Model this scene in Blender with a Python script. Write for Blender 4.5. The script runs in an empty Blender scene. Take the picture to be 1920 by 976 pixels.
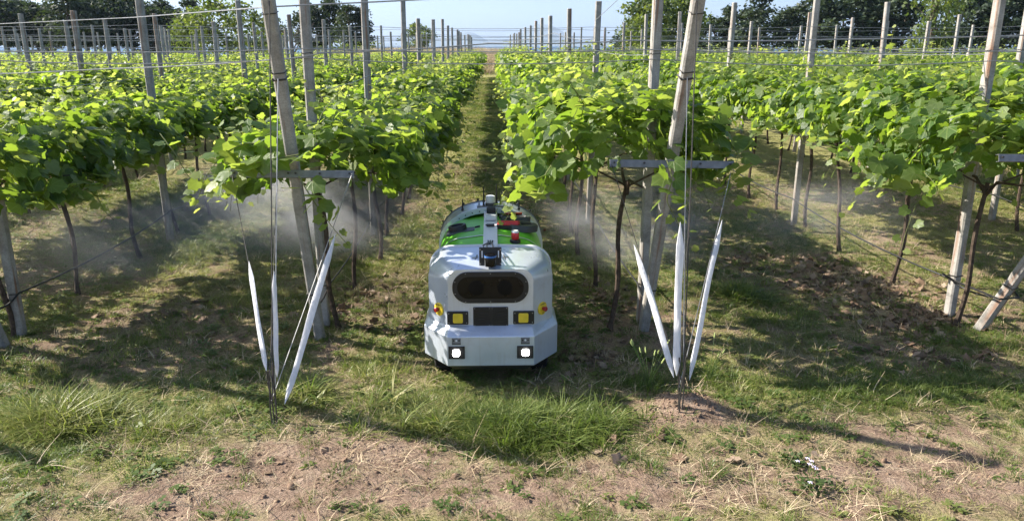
import bpy, bmesh, math, random
import numpy as np
from mathutils import Vector, Matrix, Euler

S = bpy.context.scene
COL = S.collection
RAD = math.radians
random.seed(4)
# ------------------------------------------------------------------ camera, sky, sun, exposure
FPX = 1420.0
PITCH = math.atan(403 / FPX)
YAW = math.atan(35 / FPX)
CAM_H = 2.7
cam = bpy.data.cameras.new('camera')
cam.sensor_width = 36.0
cam.lens = FPX / 1920 * 36
cam.clip_start = 0.1
cam.clip_end = 60000
cam_o = bpy.data.objects.new('camera', cam)
COL.objects.link(cam_o)
cam_o.location = (0, 0, CAM_H)
cam_o.rotation_euler = (math.pi / 2 - PITCH, 0, -YAW)
S.camera = cam_o

SUN_EL, SUN_AZ = RAD(36.5), RAD(-78)          # azimuth measured from +Y towards +X
world = bpy.data.worlds.new('World')
S.world = world
world.use_nodes = True
wt = world.node_tree
sky = wt.nodes.new('ShaderNodeTexSky')
sky.sky_type = 'NISHITA'
sky.sun_disc = False
sky.sun_elevation = SUN_EL
sky.sun_rotation = SUN_AZ
sky.altitude = 0
sky.air_density = 0.65
sky.dust_density = 1.6
sky.ozone_density = 3.0
wt.links.new(sky.outputs[0], wt.nodes['Background'].inputs[0])
wt.nodes['Background'].inputs[1].default_value = 0.100
sl = bpy.data.lights.new('sun', 'SUN')
sl.energy = 5.0
sl.angle = RAD(0.5)
sl.color = (1.0, 0.93, 0.82)
sun = bpy.data.objects.new('sun', sl)
COL.objects.link(sun)
sdir = Vector((math.sin(SUN_AZ) * math.cos(SUN_EL), math.cos(SUN_AZ) * math.cos(SUN_EL), math.sin(SUN_EL)))
sun.rotation_euler = sdir.to_track_quat('Z', 'Y').to_euler()
sun.location = (-20, 10, 20)
S.view_settings.view_transform = 'Standard'
S.view_settings.look = 'None'
S.view_settings.gamma = 1
S.view_settings.exposure = 1.4
S.cycles.max_bounces = 8
S.cycles.transparent_max_bounces = 8
S.cycles.volume_bounces = 0
S.cycles.sample_clamp_indirect = 6

# ------------------------------------------------------------------ pixel helpers (photo pixels -> points of the place)
def ray(px, py):
    a, b = (px - 960) / FPX, -(py - 488) / FPX
    d = (a, math.cos(PITCH) + b * math.sin(PITCH), -math.sin(PITCH) + b * math.cos(PITCH))
    c, s = math.cos(YAW), math.sin(YAW)
    return Vector((d[0] * c + d[1] * s, -d[0] * s + d[1] * c, d[2]))
def at_h(px, py, h=0.0):
    d = ray(px, py)
    return Vector((0, 0, CAM_H)) + d * ((h - CAM_H) / d.z)
def at_y(px, py, Y):
    d = ray(px, py)
    return Vector((0, 0, CAM_H)) + d * (Y / d.y)
def project(p):
    x, y, z = p[0], p[1], p[2] - CAM_H
    c, s = math.cos(YAW), math.sin(YAW)
    X, Yf = x * c - y * s, x * s + y * c
    zc = Yf * math.cos(PITCH) - z * math.sin(PITCH)
    yc = Yf * math.sin(PITCH) + z * math.cos(PITCH)
    if zc < 0.05:
        return (-9e9, -9e9, zc)
    return (960 + FPX * X / zc, 488 - FPX * yc / zc, zc)

# ------------------------------------------------------------------ numpy value noise and the lie of the land
def _hash(ix, iy, seed):
    n = (ix.astype(np.int64) * 374761393 + iy.astype(np.int64) * 668265263 + seed * 144664) & 0x7fffffff
    n = ((n ^ (n >> 13)) * 1274126177) & 0x7fffffff
    return ((n ^ (n >> 16)) & 0xffff) / 65535.0
def vnoise(x, y, seed=0):
    x = np.asarray(x, float); y = np.asarray(y, float)
    ix, iy = np.floor(x), np.floor(y)
    fx, fy = x - ix, y - iy
    fx = fx * fx * (3 - 2 * fx); fy = fy * fy * (3 - 2 * fy)
    a = _hash(ix, iy, seed); b = _hash(ix + 1, iy, seed); c = _hash(ix, iy + 1, seed); d = _hash(ix + 1, iy + 1, seed)
    return (a * (1 - fx) + b * fx) * (1 - fy) + (c * (1 - fx) + d * fx) * fy
def fbm(x, y, seed=0, o=4):
    t = 0; a = 0.5
    for k in range(o):
        t = t + a * vnoise(np.asarray(x) * 2 ** k + 13.7 * k, np.asarray(y) * 2 ** k - 7.3 * k, seed + k); a *= 0.5
    return t / (1 - 0.5 ** o)
MOUND = at_h(1288, 762)
def gh(x, y):
    x = np.asarray(x, float); y = np.asarray(y, float)
    near = np.clip(1 - (y - 30) / 30, 0, 1)
    h = near * ((fbm(x * 0.9, y * 0.9, 3, 3) - 0.5) * 0.09 + (fbm(x * 5, y * 5, 9, 3) - 0.5) * 0.05 + (vnoise(x * 17, y * 17, 21) - .5) * 0.012)
    h = h + 0.09 * np.exp(-(((x - MOUND.x) / 0.22) ** 2 + ((y - MOUND.y) / 0.2) ** 2))
    t = np.clip((y - 67) / 9, 0, 1); h = h + 1.55 * t * t * (3 - 2 * t) * np.exp(-((x + 7) / 15) ** 4) * np.clip((150 - y) / 40, 0, 1)
    r = np.hypot(x, y)
    h = h - 14 * np.clip((r - 210) / 120, 0, 1) ** 1.3
    return h
def g1(x, y):
    return float(gh(x, y))

# ------------------------------------------------------------------ materials
def mat(name):
    m = bpy.data.materials.new(name); m.use_nodes = True
    nt = m.node_tree
    return m, nt, nt.nodes['Principled BSDF'], nt.nodes['Material Output']
def nn(nt, typ, **kw):
    n = nt.nodes.new(typ)
    for k, v in kw.items():
        if k in n.inputs.keys():
            n.inputs[k].default_value = v
        else:
            setattr(n, k, v)
    return n
def ramp(nt, stops, fac=None):
    r = nt.nodes.new('ShaderNodeValToRGB')
    e = r.color_ramp.elements
    e[0].position, e[0].color = stops[0][0], (*stops[0][1], 1)
    e[1].position, e[1].color = stops[-1][0], (*stops[-1][1], 1)
    for p, c in stops[1:-1]:
        q = e.new(p); q.color = (*c, 1)
    if fac is not None:
        nt.links.new(fac, r.inputs[0])
    return r
def simple(name, col, rough=0.5, metal=0.0, noise=0.08, scale=20.0, bump=0.0, emit=None, spec=0.5, coat=0.0):
    m, nt, b, out = mat(name)
    tc = nn(nt, 'ShaderNodeTexCoord')
    n = nn(nt, 'ShaderNodeTexNoise', Scale=scale, Detail=5.0)
    nt.links.new(tc.outputs['Object'], n.inputs['Vector'])
    lo = tuple(max(0, c * (1 - noise)) for c in col); hi = tuple(min(1, c * (1 + noise)) for c in col)
    r = ramp(nt, [(0.3, lo), (0.7, hi)], n.outputs[0])
    nt.links.new(r.outputs[0], b.inputs['Base Color'])
    rr = ramp(nt, [(0.3, (rough * .85,) * 3), (0.75, (min(1, rough * 1.2),) * 3)], n.outputs[0])
    nt.links.new(rr.outputs[0], b.inputs['Roughness'])
    b.inputs['Metallic'].default_value = metal
    b.inputs['Specular IOR Level'].default_value = spec
    b.inputs['Coat Weight'].default_value = coat
    if bump:
        bp = nn(nt, 'ShaderNodeBump', Strength=bump, Distance=0.01)
        nt.links.new(n.outputs[0], bp.inputs['Height']); nt.links.new(bp.outputs[0], b.inputs['Normal'])
    if emit:
        b.inputs['Emission Color'].default_value = (*col, 1); b.inputs['Emission Strength'].default_value = emit
    return m
def leaf_material(name, stops, trans_stops, under, rough=0.42, tw=0.42, attr_type='GEOMETRY', spec=0.45):
    m, nt, b, out = mat(name)
    a = nn(nt, 'ShaderNodeAttribute', attribute_name='tint', attribute_type=attr_type)
    r = ramp(nt, stops, a.outputs['Fac'])
    g = nn(nt, 'ShaderNodeNewGeometry')
    mx = nn(nt, 'ShaderNodeMix', data_type='RGBA')
    nt.links.new(g.outputs['Backfacing'], mx.inputs[0])
    nt.links.new(r.outputs[0], mx.inputs[6])
    mu = nn(nt, 'ShaderNodeMix', data_type='RGBA')
    mu.inputs[0].default_value = 0.55
    nt.links.new(r.outputs[0], mu.inputs[6]); mu.inputs[7].default_value = (*under, 1)
    nt.links.new(mu.outputs[2], mx.inputs[7])
    nt.links.new(mx.outputs[2], b.inputs['Base Color'])
    b.inputs['Roughness'].default_value = rough
    b.inputs['Specular IOR Level'].default_value = spec
    t = nn(nt, 'ShaderNodeBsdfTranslucent')
    rt = ramp(nt, trans_stops, a.outputs['Fac'])
    nt.links.new(rt.outputs[0], t.inputs[0])
    ms = nn(nt, 'ShaderNodeMixShader'); ms.inputs[0].default_value = tw
    nt.links.new(b.outputs[0], ms.inputs[1]); nt.links.new(t.outputs[0], ms.inputs[2])
    nt.links.new(ms.outputs[0], out.inputs['Surface'])
    return m

M = {}
def add_veins(m):
    nt = m.node_tree; b = nt.nodes['Principled BSDF']; src = b.inputs['Base Color'].links[0].from_socket
    a = nn(nt, 'ShaderNodeAttribute', attribute_name='luv'); sx = nn(nt, 'ShaderNodeSeparateXYZ'); nt.links.new(a.outputs['Vector'], sx.inputs[0])
    def mth(op, *ins):
        q = nn(nt, 'ShaderNodeMath', operation=op)
        for i, v in enumerate(ins):
            if hasattr(v, 'links') or hasattr(v, 'is_linked'): nt.links.new(v, q.inputs[i])
            else: q.inputs[i].default_value = v
        return q.outputs[0]
    ax = mth('ABSOLUTE', sx.outputs[0]); y = mth('ADD', sx.outputs[1], .08)
    dist = None
    for ang in (0, 38, 80):                      # distance to the midrib and the side ribs that leave the stalk
        ca, sa = math.cos(RAD(ang)), math.sin(RAD(ang))
        d = mth('ABSOLUTE', mth('SUBTRACT', mth('MULTIPLY', ax, ca), mth('MULTIPLY', y, sa)))
        dist = d if dist is None else mth('MINIMUM', dist, d)
    v = nn(nt, 'ShaderNodeMapRange'); v.inputs[1].default_value = .004; v.inputs[2].default_value = .032; v.inputs[3].default_value = .5; v.inputs[4].default_value = 0; nt.links.new(dist, v.inputs[0])
    tc = nn(nt, 'ShaderNodeNewGeometry'); nz = nn(nt, 'ShaderNodeTexNoise', Scale=38.0, Detail=4.0); nt.links.new(tc.outputs['Position'], nz.inputs[0])
    rr = ramp(nt, [(.3, (.78, .8, .8)), (.7, (1.18, 1.15, 1.1))], nz.outputs[0])
    mm = nn(nt, 'ShaderNodeMix', data_type='RGBA', blend_type='MULTIPLY'); mm.inputs[0].default_value = 1; nt.links.new(src, mm.inputs[6]); nt.links.new(rr.outputs[0], mm.inputs[7])
    mx = nn(nt, 'ShaderNodeMix', data_type='RGBA'); nt.links.new(v.outputs[0], mx.inputs[0]); nt.links.new(mm.outputs[2], mx.inputs[6]); mx.inputs[7].default_value = (.30, .36, .12, 1)
    nt.links.new(mx.outputs[2], b.inputs['Base Color'])
    hs = mth('ADD', mth('MULTIPLY', nz.outputs[0], .6), v.outputs[0])
    bp = nn(nt, 'ShaderNodeBump', Strength=.5, Distance=.006); nt.links.new(hs, bp.inputs['Height']); nt.links.new(bp.outputs[0], b.inputs['Normal'])
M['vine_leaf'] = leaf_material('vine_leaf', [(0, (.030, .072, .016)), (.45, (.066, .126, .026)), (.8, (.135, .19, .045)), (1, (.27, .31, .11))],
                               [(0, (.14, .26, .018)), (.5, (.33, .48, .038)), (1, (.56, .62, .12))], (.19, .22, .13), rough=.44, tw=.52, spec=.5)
add_veins(M['vine_leaf'])
M['shrub_leaf'] = leaf_material('shrub_leaf', [(0, (.030, .050, .012)), (.5, (.05, .085, .018)), (1, (.10, .14, .03))],
                                [(0, (.08, .14, .01)), (1, (.24, .30, .04))], (.10, .12, .06), rough=.6, tw=.3)
M['pine_leaf'] = leaf_material('pine_leaf', [(0, (.014, .027, .015)), (.5, (.028, .050, .024)), (1, (.062, .092, .036))],
                               [(0, (.04, .08, .015)), (1, (.14, .19, .04))], (.03, .05, .03), rough=.65, tw=.18)
M['broad_leaf'] = leaf_material('broad_leaf', [(0, (.03, .055, .012)), (.5, (.06, .10, .018)), (1, (.13, .17, .03))],
                                [(0, (.10, .18, .015)), (1, (.32, .38, .05))], (.12, .15, .07), rough=.55, tw=.35)
M['grass'] = leaf_material('grass', [(0, (.06, .095, .022)), (.5, (.125, .165, .038)), (.8, (.22, .235, .07)), (1, (.36, .33, .14))],
                           [(0, (.12, .24, .02)), (.6, (.26, .36, .04)), (1, (.5, .5, .14))], (.10, .15, .05), rough=.45, tw=.35, attr_type='INSTANCER')
M['tuft_grass'] = leaf_material('tuft_grass', [(0, (.045, .085, .016)), (.5, (.075, .125, .022)), (1, (.16, .19, .05))],
                           [(0, (.12, .24, .02)), (1, (.34, .42, .06))], (.10, .15, .05), rough=.42, tw=.35)
M['straw'] = leaf_material('straw', [(0, (.20, .14, .085)), (.5, (.38, .29, .18)), (1, (.66, .55, .38))],
                           [(0, (.18, .13, .06)), (1, (.42, .34, .16))], (.3, .24, .14), rough=.7, tw=.2, attr_type='INSTANCER')
M['dead_leaf'] = leaf_material('dead_leaf', [(0, (.10, .06, .035)), (.5, (.20, .13, .085)), (1, (.36, .28, .21))],
                           [(0, (.12, .07, .03)), (1, (.3, .2, .1))], (.28, .22, .17), rough=.75, tw=.12, attr_type='INSTANCER')
M['clod'] = simple('clod', (.22, .15, .105), .95, noise=.25, scale=30, bump=.4, spec=.1)
M['bark'] = simple('bark', (.075, .055, .042), .9, noise=.45, scale=28, bump=.9, spec=.15)
M['green_stem'] = simple('green_stem', (.14, .16, .04), .6, noise=.2, scale=30)
M['tree_bark'] = simple('tree_bark', (.11, .09, .075), .9, noise=.35, scale=6, bump=.6, spec=.15)
M['wire'] = simple('wire', (.30, .30, .30), .45, metal=.7, noise=.2)
M['dark_wire'] = simple('dark_wire', (.06, .055, .05), .6, metal=.3, noise=.3)
M['hose'] = simple('hose', (.014, .014, .015), .5, noise=.2)
M['galvanised'] = simple('galvanised', (.20, .205, .215), .55, metal=.45, noise=.25, scale=14, bump=.1)
M['silver'] = simple('silver_paint', (.60, .66, .76), .32, metal=.52, noise=.05, scale=5, coat=.15)
def dusty(m):
    nt = m.node_tree; b = nt.nodes['Principled BSDF']
    src = b.inputs['Base Color'].links[0].from_socket
    tc = nn(nt, 'ShaderNodeTexCoord'); n = nn(nt, 'ShaderNodeTexNoise', Scale=9.0, Detail=9.0, Roughness=.75); nt.links.new(tc.outputs['Object'], n.inputs[0])
    mp = nn(nt, 'ShaderNodeMapping'); mp.inputs['Scale'].default_value = (30, 30, 2.2); nt.links.new(tc.outputs['Object'], mp.inputs[0])
    n2 = nn(nt, 'ShaderNodeTexNoise', Scale=1.0, Detail=4.0); nt.links.new(mp.outputs[0], n2.inputs[0])
    r = ramp(nt, [(.50, (0, 0, 0)), (.78, (.28, .28, .28))], n.outputs[0]); r2 = ramp(nt, [(.56, (0, 0, 0)), (.8, (.2, .2, .2))], n2.outputs[0])
    ad = nn(nt, 'ShaderNodeMix', data_type='RGBA', blend_type='ADD'); ad.inputs[0].default_value = 1; nt.links.new(r.outputs[0], ad.inputs[6]); nt.links.new(r2.outputs[0], ad.inputs[7])
    mx = nn(nt, 'ShaderNodeMix', data_type='RGBA'); nt.links.new(ad.outputs[2], mx.inputs[0]); nt.links.new(src, mx.inputs[6]); mx.inputs[7].default_value = (.36, .33, .28, 1)
    nt.links.new(mx.outputs[2], b.inputs['Base Color'])
dusty(M['silver'])
M['silver_dark'] = simple('darker_silver', (.46, .48, .51), .4, metal=.55, noise=.05, scale=5)  # darker silver for the body panel and wheel rims
M['spine_white'] = simple('spine_white', (.66, .67, .68), .4, noise=.05, scale=9)
M['black'] = simple('black_plastic', (.012, .012, .013), .42, noise=.3, scale=30)
M['black_gloss'] = simple('black_glass', (.008, .007, .0065), .16, noise=.3, scale=12, spec=.22)
M['brown_lens'] = simple('inner_lens', (.008, .007, .006), .4, noise=.3, spec=.1, scale=18)
M['skirt'] = simple('skirt', (.035, .037, .030), .6, noise=.2)
M['tyre'] = simple('tyre', (.016, .015, .014), .85, noise=.35, scale=25, bump=.3, spec=.2)
M['yellow'] = simple('yellow_plastic', (.72, .52, .03), .4, noise=.06)
M['red'] = simple('red_plastic', (.55, .025, .03), .35, noise=.08)
M['red_dark'] = simple('red_button', (.30, .012, .012), .35, noise=.08)
M['clear_white'] = simple('white_dome', (.62, .64, .66), .3, noise=.04)
M['screw'] = simple('screw_steel', (.3, .3, .3), .3, metal=.9, noise=.05)
M['lamp'] = simple('lamp_on', (1.0, .98, .93), .3, noise=.0, emit=9.0)
M['blue'] = simple('blue_band', (.03, .12, .35), .35, noise=.05)
M['rubber_grey'] = simple('rubber_grey', (.05, .055, .06), .5, noise=.1)
M['petal'] = simple('pale_petal', (.62, .58, .78), .6, noise=.08, scale=60)
M['petal_eye'] = simple('petal_eye', (.7, .5, .1), .6)
M['seed_head'] = simple('seed_head', (.30, .36, .12), .8, noise=.2, scale=60)
M['clamp'] = simple('rust_clamp', (.16, .07, .035), .8, noise=.4, scale=18)

def tank_material():
    m, nt, b, out = mat('green_tank_plastic')
    tc = nn(nt, 'ShaderNodeTexCoord')
    n = nn(nt, 'ShaderNodeTexNoise', Scale=7.0, Detail=4.0)
    nt.links.new(tc.outputs['Object'], n.inputs[0])
    r = ramp(nt, [(.3, (.13, .48, .030)), (.7, (.17, .56, .040))], n.outputs[0])
    nt.links.new(r.outputs[0], b.inputs['Base Color'])
    b.inputs['Roughness'].default_value = .35
    return m
M['tank'] = tank_material()

def concrete_material():
    m, nt, b, out = mat('concrete_post')
    tc = nn(nt, 'ShaderNodeTexCoord')
    oi = nn(nt, 'ShaderNodeObjectInfo')
    off = nn(nt, 'ShaderNodeVectorMath', operation='ADD')
    nt.links.new(tc.outputs['Object'], off.inputs[0]); nt.links.new(oi.outputs['Random'], off.inputs[1])
    n = nn(nt, 'ShaderNodeTexNoise', Scale=7.0, Detail=8.0, Roughness=.7)
    nt.links.new(off.outputs[0], n.inputs[0])
    n2 = nn(nt, 'ShaderNodeTexNoise', Scale=90.0, Detail=3.0)
    nt.links.new(off.outputs[0], n2.inputs[0])
    r = ramp(nt, [(.25, (.19, .175, .155)), (.5, (.34, .322, .295)), (.75, (.46, .44, .41))], n.outputs[0])
    r2 = ramp(nt, [(.3, (.7, .7, .7)), (.6, (1, 1, 1))], n2.outputs[0])
    mx = nn(nt, 'ShaderNodeMix', data_type='RGBA', blend_type='MULTIPLY'); mx.inputs[0].default_value = .8
    nt.links.new(r.outputs[0], mx.inputs[6]); nt.links.new(r2.outputs[0], mx.inputs[7])
    # rust streaks that run down the post
    sc = nn(nt, 'ShaderNodeMapping'); sc.inputs['Scale'].default_value = (22, 22, 1.1)
    nt.links.new(off.outputs[0], sc.inputs[0])
    n3 = nn(nt, 'ShaderNodeTexNoise', Scale=1.0, Detail=3.0)
    nt.links.new(sc.outputs[0], n3.inputs[0])
    r3 = ramp(nt, [(.56, (0, 0, 0)), (.70, (.8, .8, .8))], n3.outputs[0])
    mx2 = nn(nt, 'ShaderNodeMix', data_type='RGBA')
    nt.links.new(r3.outputs[0], mx2.inputs[0]); nt.links.new(mx.outputs[2], mx2.inputs[6]); mx2.inputs[7].default_value = (.22, .11, .06, 1)
    nt.links.new(mx2.outputs[2], b.inputs['Base Color'])
    b.inputs['Roughness'].default_value = .9
    b.inputs['Specular IOR Level'].default_value = .2
    bp = nn(nt, 'ShaderNodeBump', Strength=.45, Distance=.006)
    nt.links.new(n2.outputs[0], bp.inputs['Height']); nt.links.new(bp.outputs[0], b.inputs['Normal'])
    return m
M['concrete'] = concrete_material()

def film_material():
    m, nt, b, out = mat('white_film')
    tc = nn(nt, 'ShaderNodeTexCoord')
    mp = nn(nt, 'ShaderNodeMapping'); mp.inputs['Scale'].default_value = (60, 60, 5)
    nt.links.new(tc.outputs['Object'], mp.inputs[0])
    n = nn(nt, 'ShaderNodeTexNoise', Scale=1.0, Detail=4.0)
    nt.links.new(mp.outputs[0], n.inputs[0])
    r = ramp(nt, [(.3, (.72, .72, .74)), (.65, (.90, .90, .91))], n.outputs[0])
    nt.links.new(r.outputs[0], b.inputs['Base Color'])
    b.inputs['Roughness'].default_value = .4
    bp = nn(nt, 'ShaderNodeBump', Strength=.5, Distance=.01)
    nt.links.new(n.outputs[0], bp.inputs['Height']); nt.links.new(bp.outputs[0], b.inputs['Normal'])
    t = nn(nt, 'ShaderNodeBsdfTranslucent'); t.inputs[0].default_value = (.8, .8, .8, 1)
    ms = nn(nt, 'ShaderNodeMixShader'); ms.inputs[0].default_value = .35
    nt.links.new(b.outputs[0], ms.inputs[1]); nt.links.new(t.outputs[0], ms.inputs[2]); nt.links.new(ms.outputs[0], out.inputs['Surface'])
    return m
M['film'] = film_material()

def ground_material():
    m, nt, b, out = mat('vineyard_soil')
    g = nn(nt, 'ShaderNodeNewGeometry')
    P = g.outputs['Position']
    def noise(scale, det=6.0, rough=.6):
        n = nn(nt, 'ShaderNodeTexNoise', Scale=scale, Detail=det, Roughness=rough)
        nt.links.new(P, n.inputs[0]); return n
    n1, n2, n3 = noise(.9), noise(6.0, 8.0, .7), noise(45.0, 6.0, .7)
    soil = ramp(nt, [(.25, (.20, .137, .097)), (.5, (.35, .255, .197)), (.75, (.50, .40, .32))], n2.outputs[0])
    fine = ramp(nt, [(.3, (.5, .48, .45)), (.62, (1.15, 1.12, 1.08))], n3.outputs[0])
    mul = nn(nt, 'ShaderNodeMix', data_type='RGBA', blend_type='MULTIPLY'); mul.inputs[0].default_value = .9
    nt.links.new(soil.outputs[0], mul.inputs[6]); nt.links.new(fine.outputs[0], mul.inputs[7])
    wob = nn(nt, 'ShaderNodeVectorMath', operation='MULTIPLY_ADD'); wob.inputs[1].default_value = (.22, .22, .22)
    nt.links.new(n2.outputs[1], wob.inputs[0]); nt.links.new(P, wob.inputs[2])
    vo = nn(nt, 'ShaderNodeTexVoronoi', feature='DISTANCE_TO_EDGE', Scale=2.6); nt.links.new(wob.outputs[0], vo.inputs['Vector'])
    cr = ramp(nt, [(.0, (.35, .33, .3)), (.018, (1, 1, 1))], vo.outputs['Distance'])
    mc = nn(nt, 'ShaderNodeMix', data_type='RGBA', blend_type='MULTIPLY'); mc.inputs[0].default_value = .75
    nt.links.new(mul.outputs[2], mc.inputs[6]); nt.links.new(cr.outputs[0], mc.inputs[7]); mul = mc
    veg = nn(nt, 'ShaderNodeAttribute', attribute_name='veg')
    vn = nn(nt, 'ShaderNodeMath', operation='MULTIPLY_ADD')
    nt.links.new(n2.outputs[0], vn.inputs[0]); vn.inputs[1].default_value = 1.2
    sub = nn(nt, 'ShaderNodeMath', operation='ADD'); sub.inputs[1].default_value = -.62
    nt.links.new(veg.outputs['Fac'], sub.inputs[0]); nt.links.new(sub.outputs[0], vn.inputs[2])
    vm = nn(nt, 'ShaderNodeMapRange'); vm.inputs[1].default_value = .35; vm.inputs[2].default_value = .75
    nt.links.new(vn.outputs[0], vm.inputs[0])
    turf = ramp(nt, [(.3, (.15, .155, .05)), (.5, (.26, .25, .10)), (.7, (.42, .37, .20))], n3.outputs[0])
    mx = nn(nt, 'ShaderNodeMix', data_type='RGBA')
    nt.links.new(vm.outputs[0], mx.inputs[0]); nt.links.new(mul.outputs[2], mx.inputs[6]); nt.links.new(turf.outputs[0], mx.inputs[7])
    nt.links.new(mx.outputs[2], b.inputs['Base Color'])
    b.inputs['Roughness'].default_value = .95
    b.inputs['Specular IOR Level'].default_value = .1
    bp = nn(nt, 'ShaderNodeBump', Strength=1.0, Distance=.045)
    nt.links.new(n3.outputs[0], bp.inputs['Height']); nt.links.new(bp.outputs[0], b.inputs['Normal'])
    return m
M['ground'] = ground_material()

def sea_material():
    m, nt, b, out = mat('sea_water')
    b.inputs['Base Color'].default_value = (.012, .075, .16, 1)
    b.inputs['Roughness'].default_value = .35
    b.inputs['Specular IOR Level'].default_value = .25
    g = nn(nt, 'ShaderNodeNewGeometry')
    n = nn(nt, 'ShaderNodeTexNoise', Scale=.25, Detail=6.0)
    nt.links.new(g.outputs['Position'], n.inputs[0])
    bp = nn(nt, 'ShaderNodeBump', Strength=1.0, Distance=1.5)
    nt.links.new(n.outputs[0], bp.inputs['Height']); nt.links.new(bp.outputs[0], b.inputs['Normal'])
    return m
M['sea'] = sea_material()
M['mountain'] = simple('mountain_rock', (.10, .115, .085), .95, noise=.3, scale=.004, spec=.1)

# ------------------------------------------------------------------ mesh helpers
def tag(o, label=None, cat=None, group=None, kind=None):
    if label: o['label'] = label
    if cat: o['category'] = cat
    if group: o['group'] = group
    if kind: o['kind'] = kind
    return o
def empty(name, loc, label=None, cat=None, group=None, rz=0.0):
    o = bpy.data.objects.new(name, None)
    o.empty_display_size = .1
    COL.objects.link(o); o.location = loc; o.rotation_euler = (0, 0, rz)
    return tag(o, label, cat, group)
def link(name, me, parent=None, loc=None):
    o = bpy.data.objects.new(name, me); COL.objects.link(o)
    if parent is not None: o.parent = parent
    if loc is not None: o.location = loc
    return o

class MB:
    def __init__(s): s.v = []; s.f = []; s.m = []; s.mi = 0
    def add(s, v, f):
        k = len(s.v); s.v += [tuple(p) for p in v]
        s.f += [tuple(i + k for i in q) for q in f]; s.m += [s.mi] * len(f); return s
    def box(s, c, d, R=None):
        v = [Vector((x * d[0] / 2, y * d[1] / 2, z * d[2] / 2)) for x in (-1, 1) for y in (-1, 1) for z in (-1, 1)]
        if R is not None: v = [R @ p for p in v]
        c = Vector(c)
        return s.add([p + c for p in v], [(0, 1, 3, 2), (4, 6, 7, 5), (0, 4, 5, 1), (2, 3, 7, 6), (0, 2, 6, 4), (1, 5, 7, 3)])
    def loft(s, rings, cap0=True, cap1=True, closed=True):
        n = len(rings[0]); v = [p for r in rings for p in r]; f = []
        for k in range(len(rings) - 1):
            for i in range(n if closed else n - 1):
                j = (i + 1) % n
                f.append((k * n + i, k * n + j, (k + 1) * n + j, (k + 1) * n + i))
        if cap0: f.append(tuple(range(n - 1, -1, -1)))
        if cap1: f.append(tuple(range((len(rings) - 1) * n, len(rings) * n)))
        return s.add(v, f)
    def tube(s, pts, rad, n=6, caps=True):
        pts = [Vector(p) for p in pts]
        if not hasattr(rad, '__len__'): rad = [rad] * len(pts)
        rings = []; ref = None
        for i, p in enumerate(pts):
            t = (pts[min(i + 1, len(pts) - 1)] - pts[max(i - 1, 0)])
            t = t.normalized() if t.length > 1e-9 else Vector((0, 0, 1))
            if ref is None:
                ref = Vector((1, 0, 0)) if abs(t.x) < .8 else Vector((0, 1, 0))
            a = (ref - t * ref.dot(t)).normalized(); b = t.cross(a); ref = a
            rings.append([p + (a * math.cos(q) + b * math.sin(q)) * rad[i] for q in [2 * math.pi * k / n for k in range(n)]])
        return s.loft(rings, caps, caps)
    def lathe(s, prof, n=20, Mx=None):
        Mx = Mx or Matrix()
        rings = [[Mx @ Vector((r * math.cos(a), r * math.sin(a), z)) for a in [2 * math.pi * k / n for k in range(n)]] for r, z in prof]
        return s.loft(rings)
    def prism(s, poly, d0, d1, Mx=None):
        Mx = Mx or Matrix()
        return s.loft([[Mx @ Vector((p[0], p[1], d0)) for p in poly], [Mx @ Vector((p[0], p[1], d1)) for p in poly]])
    def build(s, name, mats, parent=None, smooth=False, bevel=0.0, seg=2, kind=None, loc=None):
        me = bpy.data.meshes.new(name)
        me.from_pydata([tuple(p) for p in s.v], [], s.f)
        if not isinstance(mats, (list, tuple)): mats = [mats]
        for q in mats: me.materials.append(q)
        if len(mats) > 1: me.polygons.foreach_set('material_index', s.m)
        bm = bmesh.new(); bm.from_mesh(me)
        bmesh.ops.recalc_face_normals(bm, faces=bm.faces)
        if bevel:
            es = [e for e in bm.edges if len(e.link_faces) == 2 and e.calc_face_angle(0) > .5]
            bmesh.ops.bevel(bm, geom=es, offset=bevel, segments=seg, affect='EDGES', profile=.6, clamp_overlap=True)
        bm.to_mesh(me); bm.free()
        if smooth:
            me.polygons.foreach_set('use_smooth', [True] * len(me.polygons))
            try: me.set_sharp_from_angle(angle=RAD(38))
            except Exception: pass
        o = link(name, me, parent, loc)
        if kind: o['kind'] = kind
        return o

def np_mesh(name, V, F, mats, tint=None, mi=None, smooth=True, luv=None):
    """V (n,3); F list of (m,k) arrays of polygons with k corners"""
    me = bpy.data.meshes.new(name)
    loops = np.concatenate([f.reshape(-1) for f in F]).astype(np.int32)
    sizes = np.concatenate([np.full(len(f), f.shape[1], np.int32) for f in F])
    starts = np.concatenate([[0], np.cumsum(sizes)[:-1]]).astype(np.int32)
    me.vertices.add(len(V)); me.vertices.foreach_set('co', np.ascontiguousarray(V, np.float32).reshape(-1))
    me.loops.add(len(loops)); me.loops.foreach_set('vertex_index', loops)
    me.polygons.add(len(sizes)); me.polygons.foreach_set('loop_start', starts)
    if smooth: me.polygons.foreach_set('use_smooth', np.ones(len(sizes), bool))
    for q in (mats if isinstance(mats, (list, tuple)) else [mats]): me.materials.append(q)
    if mi is not None: me.polygons.foreach_set('material_index', mi.astype(np.int32))
    if tint is not None:
        a = me.attributes.new('tint', 'FLOAT', 'POINT'); a.data.foreach_set('value', np.ascontiguousarray(tint, np.float32))
    if luv is not None:
        a = me.attributes.new('luv', 'FLOAT_VECTOR', 'POINT'); a.data.foreach_set('vector', np.ascontiguousarray(luv, np.float32).reshape(-1))
    me.update(calc_edges=True)
    return me

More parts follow.
